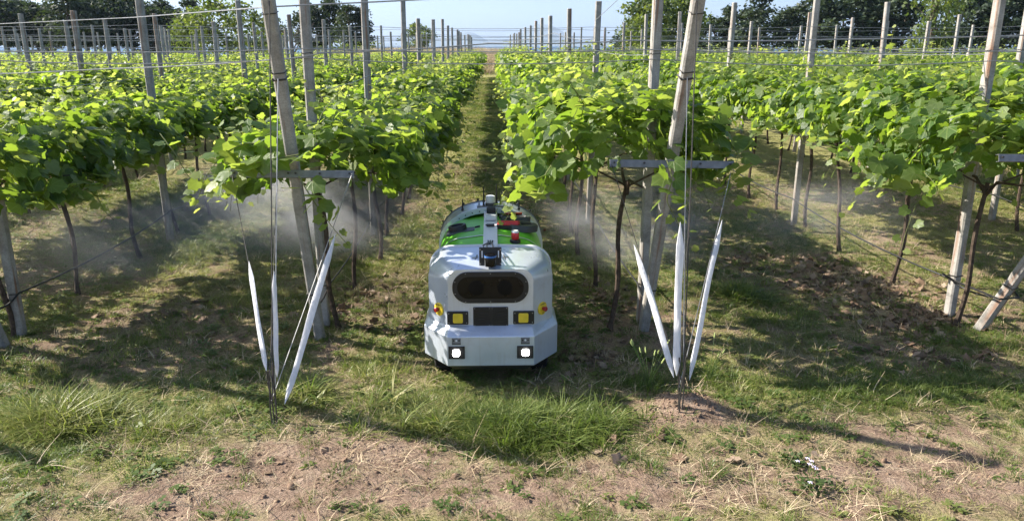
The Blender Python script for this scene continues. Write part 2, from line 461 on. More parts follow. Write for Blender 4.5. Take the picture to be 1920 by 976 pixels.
# ------------------------------------------------------------------ leaves
def leaf_template(kind):
    if kind == 'vine':
        half = [(.16, -.15), (.40, -.11), (.54, .16), (.42, .33), (.50, .60), (.25, .74)]
        o = [(0, .02)] + half + [(0, 1.02)] + [(-x, y) for x, y in half[::-1]]
        c = [(0, .36)]
        V = np.array([(x, y - .1, -.34 * x * x - .20 * (y - .2) ** 2 + .10 * abs(x)) for x, y in o + c])
        n = len(o)
        F = np.array([(n, i, (i + 1) % n) for i in range(n)])
    elif kind == 'far':
        V = np.array([(0, -.1, 0), (.5, .2, -.10), (.3, .75, -.1), (0, .95, -.22), (-.3, .75, -.1), (-.5, .2, -.10)])
        F = np.array([(0, 1, 2), (0, 2, 3), (0, 3, 4), (0, 4, 5)])
    else:   # small oval sprig leaf
        V = np.array([(0, -.5, 0), (.32, 0, -.06), (0, .5, -.1), (-.32, 0, -.06)])
        F = np.array([(0, 1, 2), (0, 2, 3)])
    return V, F
TPL = {k: leaf_template(k) for k in ('vine', 'far', 'oval')}
def frames(nrm, tip):
    z = nrm / np.maximum(np.linalg.norm(nrm, axis=1, keepdims=True), 1e-9)
    y = tip - z * (tip * z).sum(1, keepdims=True)
    y = y / np.maximum(np.linalg.norm(y, axis=1, keepdims=True), 1e-9)
    x = np.cross(y, z)
    return np.stack([x, y, z], axis=2)          # columns
def leaf_arrays(P, R, s, kind):
    V0, F0 = TPL[kind]
    zf = 1 + 1.1 * np.sin(np.arange(len(P)) * 12.9898)
    V0n = np.repeat(V0[None], len(P), 0); V0n[:, :, 2] *= zf[:, None]; V0n[:, :, 0] *= (1 - .12 * np.cos(np.arange(len(P)) * 7.13))[:, None]
    V = np.einsum('nij,nvj->nvi', R, V0n) * s[:, None, None] + P[:, None, :]
    n, k = len(P), len(V0)
    F = F0[None] + (np.arange(n) * k)[:, None, None]
    return V.reshape(-1, 3), F.reshape(-1, F0.shape[1]), k
def leaf_mesh(name, P, R, s, t, kind, material, extra=None, mats=None):
    V, F, k = leaf_arrays(P, R, s, kind)
    tint = np.repeat(t, k); luv = np.tile(TPL[kind][0], (len(P), 1))
    mi = np.zeros(len(F))
    if extra is not None:
        eV, eF = extra
        Fs = [F, eF + len(V)]
        V = np.concatenate([V, eV]); tint = np.concatenate([tint, np.zeros(len(eV))]); mi = np.concatenate([mi, np.ones(len(eF))]); luv = np.concatenate([luv, np.zeros((len(eV), 3))])
        return np_mesh(name, V, Fs, mats, tint, mi, luv=luv)
    return np_mesh(name, V, [F], material, tint, luv=luv)
def np_tube(pts, r0, r1, n=4):
    pts = np.asarray(pts, float); m = len(pts)
    t = np.gradient(pts, axis=0); t /= np.maximum(np.linalg.norm(t, axis=1, keepdims=True), 1e-9)
    ref = np.where(np.abs(t[:, :1]) < .8, np.array([[1., 0, 0]]), np.array([[0, 1., 0]]))
    a = ref - t * (ref * t).sum(1, keepdims=True); a /= np.linalg.norm(a, axis=1, keepdims=True); b = np.cross(t, a)
    r = np.linspace(r0, r1, m)[:, None, None]
    q = np.arange(n) * 2 * np.pi / n
    V = pts[:, None, :] + r * (a[:, None, :] * np.cos(q)[None, :, None] + b[:, None, :] * np.sin(q)[None, :, None])
    F = [(k * n + i, k * n + (i + 1) % n, (k + 1) * n + (i + 1) % n, (k + 1) * n + i) for k in range(m - 1) for i in range(n)]
    return V.reshape(-1, 3), np.array(F)

def canopy(rng, n, length, top, half=.90, bottom=1.40, size=(.075, .155), shoots=17, droops=6, gap=0.0):
    """leaf positions of one vine: an umbrella of foliage round the wires at 1.5-2 m; local x across the row, y along it"""
    u = rng.uniform(-length / 2, length / 2, n)
    th = rng.uniform(RAD(-28), RAD(208), n)
    ph = rng.uniform(0, 6.28, 4)
    lump = 1 + .10 * np.sin(u * 4.2 + ph[0] + 2 * th) + .09 * np.sin(u * 2.3 + ph[1] - 3 * th) + .07 * np.sin(5 * th + ph[2])
    shell = rng.random(n) < .80
    r = np.where(shell, rng.uniform(.84, 1.06, n), rng.uniform(.2, .84, n)) * lump
    cz = (top + bottom) / 2 - .05
    hz = np.where(np.sin(th) > 0, top - cz, cz - bottom)
    c, s = np.cos(th), np.sin(th)
    ex = np.sign(c) * np.abs(c) ** .75; ez = np.sign(s) * np.abs(s) ** .8
    P = np.stack([ex * half * r, u, cz + ez * hz * r], 1)
    P += rng.normal(0, .035, P.shape)
    N = np.stack([c * .75, rng.normal(0, .35, n), np.maximum(s, -.1) * 1.0 + .35], 1) + rng.normal(0, .62, (n, 3))
    T = np.stack([c * 1.0, rng.normal(0, .5, n), -.75 * np.ones(n)], 1) + rng.normal(0, .6, (n, 3))
    sz = rng.uniform(*size, n) * np.where(rng.random(n) < .18, .65, 1)
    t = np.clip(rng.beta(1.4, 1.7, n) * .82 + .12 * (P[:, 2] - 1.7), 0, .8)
    eV, eF, k = [], [], 0
    PP, NN, TT, SS, tt = [P], [N], [T], [sz], [t]
    def add_shoot(p0, d, L, sag, cnt, s0, s1, t0, t1):
        nonlocal k
        q = np.linspace(0, 1, 9)[:, None]
        pts = p0 + d * L * q + np.array([[0, 0, -1.]]) * sag * q ** 2 + np.array([[math.sin(p0[1] * 31), math.cos(p0[0] * 17), 0]]) * .05 * np.sin(q * 5)
        V, F = np_tube(pts, .0045, .002, 3)
        eV.append(V); eF.append(F + k); k += len(V)
        w = np.linspace(.12, 1, cnt)
        pl = np.stack([np.interp(w, q[:, 0], pts[:, i]) for i in range(3)], 1)
        side = np.where(np.arange(cnt) % 2 == 0, 1., -1.)[:, None]
        lat = np.cross(d, [0, 0, 1.]); lat = lat / max(np.linalg.norm(lat), .1)
        PP.append(pl + side * lat * .05 + rng.normal(0, .015, (cnt, 3)))
        NN.append(np.array([[0, 0, .9]]) + rng.normal(0, .5, (cnt, 3)) + d * .3)
        TT.append(side * lat + d * .5 + rng.normal(0, .3, (cnt, 3)) + np.array([[0, 0, -.35]]))
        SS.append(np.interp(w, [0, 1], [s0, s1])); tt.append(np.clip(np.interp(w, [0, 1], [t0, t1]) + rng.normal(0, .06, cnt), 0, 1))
    for _ in range(shoots):
        x = rng.uniform(-.85, .85) * half
        p0 = np.array([x, rng.uniform(-length / 2, length / 2), cz + (top - cz) * (1 - (abs(x) / half) ** 2.2) * .95])
        d = np.array([x * .6 + rng.normal(0, .4), rng.normal(0, .5), rng.uniform(.45, 1.1)]); d /= np.linalg.norm(d)
        add_shoot(p0, d, rng.uniform(.25, .72), rng.uniform(.02, .3), 9, .125, .045, .45, .98)
    for _ in range(droops):
        sgn = rng.choice([-1., 1.])
        p0 = np.array([sgn * half * .95, rng.uniform(-length / 2, length / 2), bottom + rng.uniform(.1, .3)])
        d = np.array([sgn * rng.uniform(.2, .9), rng.normal(0, .5), rng.uniform(-.5, .4)]); d /= np.linalg.norm(d)
        add_shoot(p0, d, rng.uniform(.25, .5), rng.uniform(.15, .4), 8, .16, .06, .4, .9)
    P, N, T, sz, t = (np.concatenate(a) for a in (PP, NN, TT, SS, tt))
    ex = (np.concatenate(eV), np.concatenate(eF)) if eV else None
    return P, frames(N, T), sz, t, ex

def trunk_mesh(rng, name, length):
    mb = MB()
    z = np.linspace(-.06, 1.46, 11)
    a, b = rng.uniform(0, 6, 2)
    lean = rng.normal(0, .06, 2)
    pts = [(lean[0] * q + .024 * math.sin(q * 5 + a), lean[1] * q + .028 * math.sin(q * 4 + b), q) for q in z]
    rad = [.024 - .006 * i / 10 + .005 * rng.random() + (.014 if i == 0 else 0) for i in range(11)]
    mb.tube(pts, rad, 7)
    top = Vector(pts[-1])
    for sy in (-1, 1):
        mb.tube([top - Vector((0, 0, .12)), top + Vector((.02, sy * .15, .03)), top + Vector((rng.normal(0, .03), sy * length * .5, .06))], [.018, .014, .009], 6)
    for sx in (-1, 1):
        mb.tube([top - Vector((0, 0, .05)), top + Vector((sx * .3, rng.normal(0, .1), .10)), top + Vector((sx * .75, rng.normal(0, .2), .12))], [.011, .008, .005], 5)
    o = mb.build(name, M['bark'], None, smooth=True)
    me = o.data; bpy.data.objects.remove(o)
    return me

# ------------------------------------------------------------------ the rows
ROWS = {}
for r in range(1, 14):
    ROWS[r] = 1.48 + 3.22 * (r - 1)
    ROWS[-r] = -1.69 - 2.98 * (r - 1)
FIRST = 7.17
SP = {1: 4.25, -1: 3.72}
def row_end(r):
    return {1: 67, 2: 58, 3: 46, 4: 38, 5: 33}.get(r, 31) if r > 0 else {-1: 67, -2: 62, -3: 57}.get(r, 52)
ORD = ['zeroth', 'first', 'second', 'third', 'fourth', 'fifth', 'sixth', 'seventh', 'eighth', 'ninth', 'tenth', 'eleventh', 'twelfth', 'thirteenth', 'fourteenth', 'fifteenth',
       'sixteenth', 'seventeenth', 'eighteenth', 'nineteenth']
def ordn(k):
    if k < 20: return ORD[k]
    tens = {2: 'twenty', 3: 'thirty', 4: 'forty', 5: 'fifty'}[k // 10]
    return (tens[:-1] + 'ieth') if k % 10 == 0 else tens + '-' + ORD[k % 10]
def rowname(r):
    return f"{ORD[abs(r)]} row {'right' if r > 0 else 'left'} of the robot"
def in_frame(x, y, z, mx=60):
    px, py, zc = project((x, y, z))
    return zc > .3 and -mx < px < 1920 + mx

# ------------------------------------------------------------------ ground, sea, mountains
def veg_density(x, y):
    """0 bare soil .. 1 thick turf"""
    d = .50 + .95 * (fbm(x * .55, y * .55, 40, 3) - .35) + .55 * (fbm(x * 2.6, y * 2.6, 51, 3) - .5)
    for bx, by, rx, ry, w in BLOBS:
        d = d + w * np.exp(-(((x - bx) / rx) ** 2 + ((y - by) / ry) ** 2))
    return np.clip(d, 0, 1)
BLOBS = []
for px, py, rx, ry, w in [(900, 780, .75, .42, .7), (130, 790, .5, .35, .6), (330, 800, .5, .4, .25), (1680, 730, 1.2, .42, .55), (1500, 560, .9, .5, .3), (420, 450, .7, 1.0, .4), (1000, 800, .4, .3, .4), (1380, 560, .35, .3, .5),
                          (620, 860, .9, .45, -.58), (1150, 900, 1.2, .3, -.30), (1600, 900, 1.3, .3, -.30), (450, 940, .7, .25, -.2), (150, 900, .7, .3, -.12),
                          (1560, 540, .8, .7, -.5), (1120, 600, .55, .9, -.25), (700, 560, .5, .8, -.2), (830, 940, .5, .15, -.3), (1300, 770, .35, .25, -.6)]:
    p = at_h(px, py); BLOBS.append((p.x, p.y, rx, ry, w))
for k in range(30):
    BLOBS.append((-.05, 9 + k * 2.1, .45, 1.4, .22))

def make_ground():
    def axis(fine, lim, step, grow):
        a = list(np.arange(-fine, fine + 1e-6, step)); d = step; x = a[-1]; out = []
        while x < lim:
            d *= grow; x += d; out.append(x)
        return np.array([-q for q in out[::-1]] + a + out)
    xs = axis(6.5, 30000, .045, 1.12)
    ys = list(np.arange(2.6, 13, .045)); d = .045
    while ys[-1] < 45000:
        d *= 1.05; ys.append(ys[-1] + d)
    back = [2.6]; d = .045
    while back[-1] > -12000:
        d *= 1.25; back.append(back[-1] - d)
    ys = np.array(back[:0:-1] + ys)
    X, Y = np.meshgrid(xs, ys)
    Z = gh(X, Y)
    nx, ny = len(xs), len(ys)
    V = np.stack([X, Y, Z], 2).reshape(-1, 3)
    i = (np.arange(ny - 1)[:, None] * nx + np.arange(nx - 1)[None]).reshape(-1)
    F = np.stack([i, i + 1, i + nx + 1, i + nx], 1)
    me = np_mesh('ground', V, [F], M['ground'])
    a = me.attributes.new('veg', 'FLOAT', 'POINT')
    v = veg_density(X, Y); v = np.where(Y > 15, np.maximum(v, .8), np.where(Y > 7.5, np.maximum(v, .45), v))
    a.data.foreach_set('value', v.reshape(-1).astype(np.float32))
    o = link('ground', me)
    tag(o, 'bare brown soil with patchy turf under the vine rows', kind='structure')
make_ground()
def grid_sheet(name, x0, x1, y0, y1, z, nx, ny, m):
    X, Y = np.meshgrid(np.linspace(x0, x1, nx), np.linspace(y0, y1, ny))
    V = np.stack([X, Y, np.full_like(X, z)], 2).reshape(-1, 3)
    i = (np.arange(ny - 1)[:, None] * nx + np.arange(nx - 1)[None]).reshape(-1)
    return link(name, np_mesh(name, V, [np.stack([i, i + 1, i + nx + 1, i + nx], 1)], m))
tag(grid_sheet('sea', -30000, 30000, 215, 44000, -9.5, 20, 20, M['sea']), 'strip of blue sea beyond the vineyard', kind='structure')
def mountains():
    xs = np.linspace(-9000, 9000, 260); ys = np.linspace(11000, 15000, 40)
    X, Y = np.meshgrid(xs, ys)
    Z = np.full_like(X, -30.0)
    for px, w, hpx in [(1000, 340, 34), (1045, 300, 22), (880, 330, 25), (800, 500, 12), (640, 900, 9), (250, 1500, 13), (1130, 500, 12), (60, 900, 15)]:
        cx = at_y(px, 85, 12800).x
        Z += hpx / FPX * 12800 * np.exp(-((X - cx) / w) ** 2) * np.exp(-((Y - 12800) / 900) ** 2)
    Z += 22 * (fbm(X / 260, Y / 260, 77, 4) - .5)
    nx, ny = len(xs), len(ys)
    i = (np.arange(ny - 1)[:, None] * nx + np.arange(nx - 1)[None]).reshape(-1)
    V = np.stack([X, Y, Z], 2).reshape(-1, 3)
    tag(link('mountain', np_mesh('mountain', V, [np.stack([i, i + 1, i + nx + 1, i + nx], 1)], M['mountain'])), 'pale blue mountains far across the sea', kind='structure')
mountains()

# ------------------------------------------------------------------ posts
def post_mesh(L, w=.088, below=.15):
    mb = MB(); c = .014; h = w / 2
    def ring(z, k=1.0):
        p = [(h - c, -h), (h, -h + c), (h, h - c), (h - c, h), (-h + c, h), (-h, h - c), (-h, -h + c), (-h + c, -h)]
        return [Vector((x * k, y * k, z)) for x, y in p]
    zs = np.linspace(-below, L - .008, 9)
    mb.loft([ring(z) for z in zs] + [ring(L, .86)])
    return mb
POST_ME = {}
def post_data(L):
    k = round(L, 1)
    if k not in POST_ME:
        o = post_mesh(k).build('concrete_post', M['concrete']); POST_ME[k] = o.data; bpy.data.objects.remove(o)
    return POST_ME[k]
rng = np.random.default_rng(11)
POSTS = {}
posts = []
for r, x in ROWS.items():
    sgn = 1 if r > 0 else -1
    k = 0
    while True:
        y = FIRST + SP[sgn] * k
        if y > row_end(r): break
        jx, jy = (0, 0) if (abs(r) == 1 and k == 0) else (rng.normal(0, .05), rng.normal(0, .10))
        POSTS[(r, k)] = (x + jx, y + jy)
        k += 1
def tie_ring(mb, z, w=.088, t=.006):
    h = w / 2 + .003
    pts = [(-h, -h), (h, -h), (h, h), (-h, h), (-h, -h)]
    mb.tube([(p[0], p[1], z + .01 * math.sin(i * 2)) for i, p in enumerate(pts)], t / 2, 5)
TIE = None
for (r, k), (x, y) in sorted(POSTS.items(), key=lambda q: q[1][1]):
    if not (in_frame(x, y, 2.2, 40) or (y < 12 and -12 < x < 0)): continue
    L = 3.38 + rng.normal(0, .06) + (.10 if r > 0 else 0)
    o = link('concrete_post', post_data(L), None, (x, y, g1(x, y)))
    o.rotation_euler = (rng.normal(0, .008), rng.normal(0, .008), rng.normal(0, .12))
    if abs(r) == 1 and k == 0: o.rotation_euler = (0, .004, .05)
    where = 'front upright grey concrete post of' if k == 0 else f'upright grey concrete post, {ordn(k + 1)} from the front in'
    tag(o, f"{where} the {rowname(r)}", 'post', 'upright concrete trellis posts')
    posts.append(o)
    if y < 16:
        for z, t in ((2.62, .006), (1.9, .006), (.42, .012))[:3 if k == 0 else 2]:
            mb = MB(); tie_ring(mb, z, t=t); mb.build('wire_tie', M['dark_wire'], o)

def between(p, q, t): return p.lerp(q, t)
LEAN = {}
def aim(o, p, q):
    d = (q - p).normalized()
    o.rotation_euler = d.to_track_quat('Z', 'Y').to_euler()
def leaning_post(r, base, top, label):
    top = base + (top - base) * 1.22  # unseen upper end lengthened so the cast shadow stripe reaches far enough
    L = (top - base).length
    o = link('leaning_post', post_mesh(L, .092).build('leaning_post', M['concrete']).data, None, base)
    for q in list(COL.objects):
        if q is not o and q.data is o.data: bpy.data.objects.remove(q)
    aim(o, base, top)
    tag(o, label, 'post', 'leaning end posts')
    for z, t in ((.55, .012), (L * .655, .016), (L * .668, .010), (L * .78, .008)):
        mb = MB(); tie_ring(mb, z, .092, t); mb.build('wire_tie', M['dark_wire'], o)
    LEAN[r] = (base, top)
    return o
bR = at_h(1206, 622); tR = at_y(1312, -18, 5.75)
bL = at_h(600, 632); tL = at_y(500, -18, 5.75)
leaning_post(1, bR, tR, 'leaning concrete end post carrying a steel crossarm, right of the robot')
leaning_post(-1, bL, tL, 'leaning concrete end post carrying a steel crossarm, left of the robot')
b2 = at_h(1836, 617); leaning_post(2, b2, Vector((b2.x + .55, b2.y - 1.15, 3.1)), 'leaning concrete brace post by the drip hose at the right edge')
b3 = at_h(5, 645); leaning_post(-2, b3, Vector((b3.x - .02, b3.y - .98, 3.1)), 'short visible foot of a leaning concrete post at the left edge')

for r in range(2, 9):
    ids = [q for q in POSTS if q[0] == r]; q = max(ids, key=lambda i: i[1]); x, y = POSTS[q]
    bo = link('leaning_post', post_data(2.6), None, (x - .9, y + .2, g1(x, y)))
    aim(bo, Vector((x - .9, y + .2, 0)), Vector((x + .02, y + .1, 2.35)))
    tag(bo, f'short slanting brace post at the far end of the {rowname(r)}', 'post', 'leaning end posts')
leaning_post(-3, Vector((-7.95, 6.85, 0)), Vector((-8.0, 5.87, 3.1)), 'leaning concrete end post of the third row, beyond the left edge')
# crossarms
def crossarm(r, ty, half, label, roll=0.0, dx=0):
    b, t = LEAN[r]
    c = between(b, t, ty)
    mb = MB()
    for z0, dy, w, hgt in ((0, 0, 2 * half, .062),): mb.box((0, 0, 0), (w, .005, hgt))
    mb.box((0, .021, .0285), (2 * half, .037, .005)); mb.box((0, .021, -.0285), (2 * half, .037, .005))
    o = mb.build('crossarm', M['galvanised'], None, bevel=.0015, seg=1, loc=c + Vector((dx, -.075, 0)))
    o.rotation_euler = (RAD(-16), roll, 0)
    hb = MB()
    for s in (-.93, -.45, -.06, .06, .45, .93):
        hb.lathe([(.0, .008), (.009, .008), (.009, 0), (0, 0)], 8, Matrix.Translation((s * half, -.0105, .004)) @ Matrix.Rotation(math.pi / 2, 4, 'X'))
    hb.build('bolt', M['dark_wire'], o)
    tag(o, label, 'crossarm', 'steel crossarms on end posts')
    return o, c + Vector((dx, -.075, 0))
def t_for(r, py):
    b, t = LEAN[r]
    best = min(np.linspace(0, 1, 400), key=lambda q: abs(project(between(b, t, q))[1] - py))
    return best
XR, cR = crossarm(1, t_for(1, 305), .515, 'galvanised steel crossarm on the leaning post right of the robot', RAD(1.0), -.01)
XL, cL = crossarm(-1, t_for(-1, 323), .50, 'galvanised steel crossarm half hidden by leaves left of the robot', RAD(.6), 0)
c2p = at_y(1925, 293, 6.25)
b, t = LEAN[2]
X2, c2 = crossarm(2, t_for(2, 293), .40, 'dark steel crossarm end poking in at the right edge', RAD(.5), 0)
X2.location.x = at_y(1873, 293, c2.y).x + .40

# ------------------------------------------------------------------ wires
def wire(pts, rad, label, group='trellis wires', material='wire', name='trellis_wire', cat='wire', n=5):
    o = MB().tube(pts, rad, n).build(name, M[material], None, smooth=True)
    tag(o, label, cat, group); return o
def sag_line(pts, sag, seg=6):
    out = []
    for a, b in zip(pts[:-1], pts[1:]):
        for i in range(seg):
            t = i / seg; p = a.lerp(b, t); out.append(p - Vector((0, 0, sag * 4 * t * (1 - t))))
    out.append(pts[-1]); return out
def station_wire(k, h, rad, sag, label, rows=None):
    ids = sorted([q for q in POSTS if q[1] == k], key=lambda q: POSTS[q][0])
    pts = []
    for r, _ in ids:
        if rows and r not in rows: continue
        x, y = POSTS[(r, k)]
        if abs(x) > .78 * y + 4: continue
        pts.append(Vector((x, y - .05, h + rng.normal(0, .015))))
    if len(pts) > 1: wire(sag_line(pts, sag), rad, label)
station_wire(0, 2.66, .0055, .025, 'upper of two thin wires strung across between the front posts')
station_wire(0, 2.58, .0045, .05, 'lower slack wire strung across between the front posts')
for k in range(1, 12):
    station_wire(k, 2.93 + .03 * (k % 3), .0028 + .0003 * k, .03, f'thin high wire strung across the rows at the {ordn(k + 1)} line of posts')
    if k % 2 == 1: station_wire(k, 2.62, .0028 + .0003 * k, .05, f'thin lower wire strung across the rows at the {ordn(k + 1)} line of posts')
# long slack cable crossing above the picture's left
cab = [at_y(-160, 54, 13.5), at_y(0, 45, 12.2), at_y(250, 33, 10.0), at_y(508, 13, 6.05), at_y(700, 4, 6.05), at_y(900, -6, 6.0)]
wire(sag_line(cab, .0), .006, 'slack grey cable running from left up across the top of the leaning post')
cab = [at_y(-120, 141, 9.0), at_y(200, 129, 8.2), at_y(510, 112, 7.0), at_y(600, 100, 7.1), at_y(915, 82, 7.2), at_y(1190, 76, 7.2), at_y(1560, 74, 7.3), at_y(2020, 62, 7.4)]
wire(sag_line(cab, .012), .006, 'grey cable crossing level with the horizon in front of the posts')
wire(sag_line([at_y(1115, 72, 11.3), at_y(1040, 62, 13), at_y(905, 80, 16)], .05), .004, 'slack thin wire looping from the second right post to the alley')
wire(sag_line([at_y(1117, 38, 11.3), at_y(1165, -6, 10.5)], 0), .004, 'thin diagonal wire rising from the second right post')
# wires that run along the rows
for r in (-4, -3, -2, -1, 1, 2, 3, 4, 5):
    ids = sorted([q for q in POSTS if q[0] == r], key=lambda q: q[1])
    wire(sag_line([Vector((POSTS[q][0] + .05, POSTS[q][1], 2.30 if r < 0 else 2.62)) for q in ids], .03, 3), .004, f"thin wire running along the posts of the {rowname(r)}")
# drip hoses
for r in (-3, -2, -1, 1, 2, 3):
    ids = sorted([q for q in POSTS if q[0] == r], key=lambda q: q[1])[:8]
    pts = [Vector((POSTS[q][0] + (.052 if r < 0 else -.052), POSTS[q][1], .42)) for q in ids]
    if r in LEAN: pts = [LEAN[r][0].lerp(LEAN[r][1], .11) + Vector((0, -.06, 0))] + pts
    wire(sag_line(pts, .07), .0095, f"black drip hose strung low along the {rowname(r)}", 'drip irrigation hoses', 'hose', 'drip_hose', 'hose', 6)
    if r == 2:
        p = pts[0]
        wire([pts[1] + Vector((-.1, -.02, .06)), pts[1] + Vector((0, -.075, 0)), p + Vector((-.10, -.03, -.02)), p + Vector((.08, -.035, .0)), p + Vector((.10, .06, .02))], .011, 'black hose end knotted round the leaning post at the right edge', 'drip irrigation hoses', 'hose', 'drip_hose', 'hose', 6)

# ------------------------------------------------------------------ guy wires, anchors and white sleeves
def guy_set(r, anchor, tops, side):
    a0 = Vector((anchor.x, anchor.y, g1(anchor.x, anchor.y)))
    for i, (tp, lab, rad) in enumerate(tops):
        st = a0 + Vector((.022 * math.cos(i * 2.4), .022 * math.sin(i * 2.4), .16 + .02 * i))
        wire([st, st.lerp(tp, .5) + Vector((.004 * (i % 3 - 1), 0, -.01)), tp], rad, lab + f' {side} of the robot', 'guy wires of the end posts', 'wire' if i % 2 else 'dark_wire', 'guy_wire')
    mb = MB()
    for i in range(7):
        a = i * 2.1; rr = .016 + .010 * (i % 3)
        mb.tube([a0 + Vector((rr * math.cos(a) * .6, rr * math.sin(a) * .6, -.08)), a0 + Vector((rr * math.cos(a), rr * math.sin(a), .12)), a0 + Vector((rr * math.cos(a + .6) * 1.3, rr * math.sin(a + .6) * 1.3, .30 + .03 * i))], .006, 5)
    o = mb.build('ground_anchor', M['dark_wire'], None, smooth=True)
    tag(o, f'twisted bundle of wires staked into the soil {side} of the robot', 'anchor', 'ground anchors')
    return a0
aR, aL = at_h(1275, 778), at_h(516, 792)
armR = [cR + Vector((s * .50, -.01, .0)) for s in (-1, 1)]
armL = [cL + Vector((s * .485, -.01, .0)) for s in (-1, 1)]
topR, topL = LEAN[1], LEAN[-1]
nR = at_y(1190, 462, 5.6); nL = at_y(468, 492, 5.6)
guysR = [(armR[0], 'thin guy wire to the near end of the crossarm', .0035), (armR[1], 'thin guy wire to the far end of the crossarm', .0035),
         (topR[0].lerp(topR[1], .80) + Vector((-.02, -.05, 0)), 'thick guy wire to the top of the leaning post', .005),
         (topR[0].lerp(topR[1], .655) + Vector((.0, -.06, 0)), 'guy wire to the collar of the leaning post', .004),
         (at_y(1293, 380, 5.75), 'short rusty guy wire', .003)]
guysL = [(armL[0], 'thin guy wire to the outer end of the crossarm', .0035), (armL[1], 'thin guy wire to the inner end of the crossarm', .0035),
         (topL[0].lerp(topL[1], .80) + Vector((.02, -.05, 0)), 'thick guy wire to the top of the leaning post', .005),
         (topL[0].lerp(topL[1], .655) + Vector((.0, -.06, 0)), 'guy wire to the collar of the leaning post', .004),
         (cL + Vector((-.12, -.02, 0)), 'thin guy wire to the middle of the crossarm', .003)]
AR = guy_set(1, aR, guysR, 'right'); AL = guy_set(-1, aL, guysL, 'left')
def sleeve(p, q, w, label, seed, bend=0.0):
    """a strip of white plastic film folded round a guy wire, tapering at both ends"""
    rg = np.random.default_rng(seed)
    n, m = 26, 9
    d = (q - p); L = d.length; d = d / L
    a = d.cross(Vector((0, 1, 0))).normalized(); b = a.cross(d).normalized()
    rings = []
    ph = rg.uniform(0, 6, 5)
    for i in range(n + 1):
        t = i / n
        env = max(.07, min(1, t / .10) ** .8 * min(1, (1 - t) / .16) ** .8) * (1 + .05 * math.sin(t * 9 + ph[0]))
        c = p + d * (L * t) + a * (bend * .45 * math.sin(math.pi * t) + .002 * math.sin(t * 11 + ph[1])) + b * .002 * math.sin(t * 8 + ph[2])
        tw = .2 * math.sin(t * 2.5 + ph[3])
        ring = []
        for k in range(m):
            an = 2 * math.pi * k / m
            pl = 1 + (.18 if k % 2 else -.14) * math.sin(t * 7 + k + ph[4])
            x, y = math.cos(an) * w * env * pl, math.sin(an) * w * .38 * env * pl
            ring.append(c + a * (x * math.cos(tw) - y * math.sin(tw)) + b * (x * math.sin(tw) + y * math.cos(tw)))
        rings.append(ring)
    o = MB().loft(rings).build('plastic_sleeve', M['film'], None, smooth=True)
    tag(o, label, 'sleeve', 'white film sleeves on guy wires')
def on_guy(A, tp, py):
    st = A + Vector((0, 0, .16))
    t = min(np.linspace(0, 1, 500), key=lambda q: abs(project(st.lerp(tp, q))[1] - py))
    return st.lerp(tp, t), t
def Yat(A, tp, py): return on_guy(A, tp, py)[0].y - .02
def sl(A, tp, p0, p1, w, label, seed, bend=0):
    sleeve(at_y(p0[0], p0[1], Yat(A, tp, p0[1])), at_y(p1[0], p1[1], Yat(A, tp, p1[1])), w, label, seed, bend)
sl(AR, armR[0], (1263, 707), (1188, 458), .023, 'white plastic sleeve slanting left, first of three right of the robot', 1, -.022)
sl(AR, guysR[2][0], (1269, 704), (1276, 416), .027, 'white plastic sleeve standing upright, middle of three right of the robot', 2, .012)
sl(AR, armR[1], (1293, 712), (1354, 412), .022, 'white plastic sleeve slanting right, tallest of three right of the robot', 3, .012)
sl(AL, armL[0], (500, 697), (467, 489), .020, 'white plastic sleeve slanting left, first of three left of the robot', 4, .012)
sl(AL, guysL[2][0], (519, 707), (514, 507), .018, 'short upright white plastic sleeve, middle of three left of the robot', 5, .0)
sl(AL, armL[1], (534, 757), (629, 438), .024, 'longest white plastic sleeve, slanting right, left of the robot', 6, .0)

# ------------------------------------------------------------------ grapevines
VSP = 1.32
VLEN = 1.75
NVAR = 7
variants = {}
for side in (-1, 1):
    top = 2.18 if side > 0 else 1.98
    for i in range(NVAR):
        rg = np.random.default_rng(100 + i + 50 * side)
        P, R, s, t, ex = canopy(rg, 880, VLEN, top + rg.normal(0, .07), half=.74 + rg.normal(0, .05), bottom=1.47 + rg.normal(0, .05))
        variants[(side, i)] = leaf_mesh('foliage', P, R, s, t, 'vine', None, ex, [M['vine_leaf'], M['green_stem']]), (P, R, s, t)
far_var = {}
for side in (-1, 1):
    for i in range(4):
        rg = np.random.default_rng(300 + i + 20 * side)
        P, R, s, t, ex = canopy(rg, 360, VLEN, (2.14 if side > 0 else 1.98) + rg.normal(0, .08), half=.78, bottom=1.46, size=(.11, .20), shoots=9, droops=2)
        far_var[(side, i)] = (P, R, s, t)
trunks = [trunk_mesh(np.random.default_rng(500 + i), 'trunk', VSP) for i in range(6)]
leaf_me = []
for i in range(12):
    V0, F0 = TPL['vine']
    rg = np.random.default_rng(700 + i)
    V = V0 * np.array([1 + rg.normal(0, .08), 1, 1 + rg.normal(0, .5)]) + rg.normal(0, .012, V0.shape)
    leaf_me.append(np_mesh('leaf', V, [F0], M['vine_leaf'], np.full(len(V0), np.clip(.04 + i * .08, 0, 1)), luv=V0))
allv = []
rg = np.random.default_rng(8)
for r, x in ROWS.items():
    k = 0
    while True:
        y = 7.05 + VSP * k
        if y > row_end(r): break
        allv.append((y * y + x * x, r, k, x + rg.normal(0, .05) + ({1: -.26, -1: .16}.get(r, 0)), y + rg.normal(0, .1)))
        k += 1
allv.sort()
NEAR_LEAF = {(-1, 0), (1, 0), (-1, 1), (1, 1), (-2, 0), (2, 0), (-2, 1), (2, 1), (-1, 2), (1, 2)}
LEAVES_EACH = 135
n_ind = 0
far_list = []
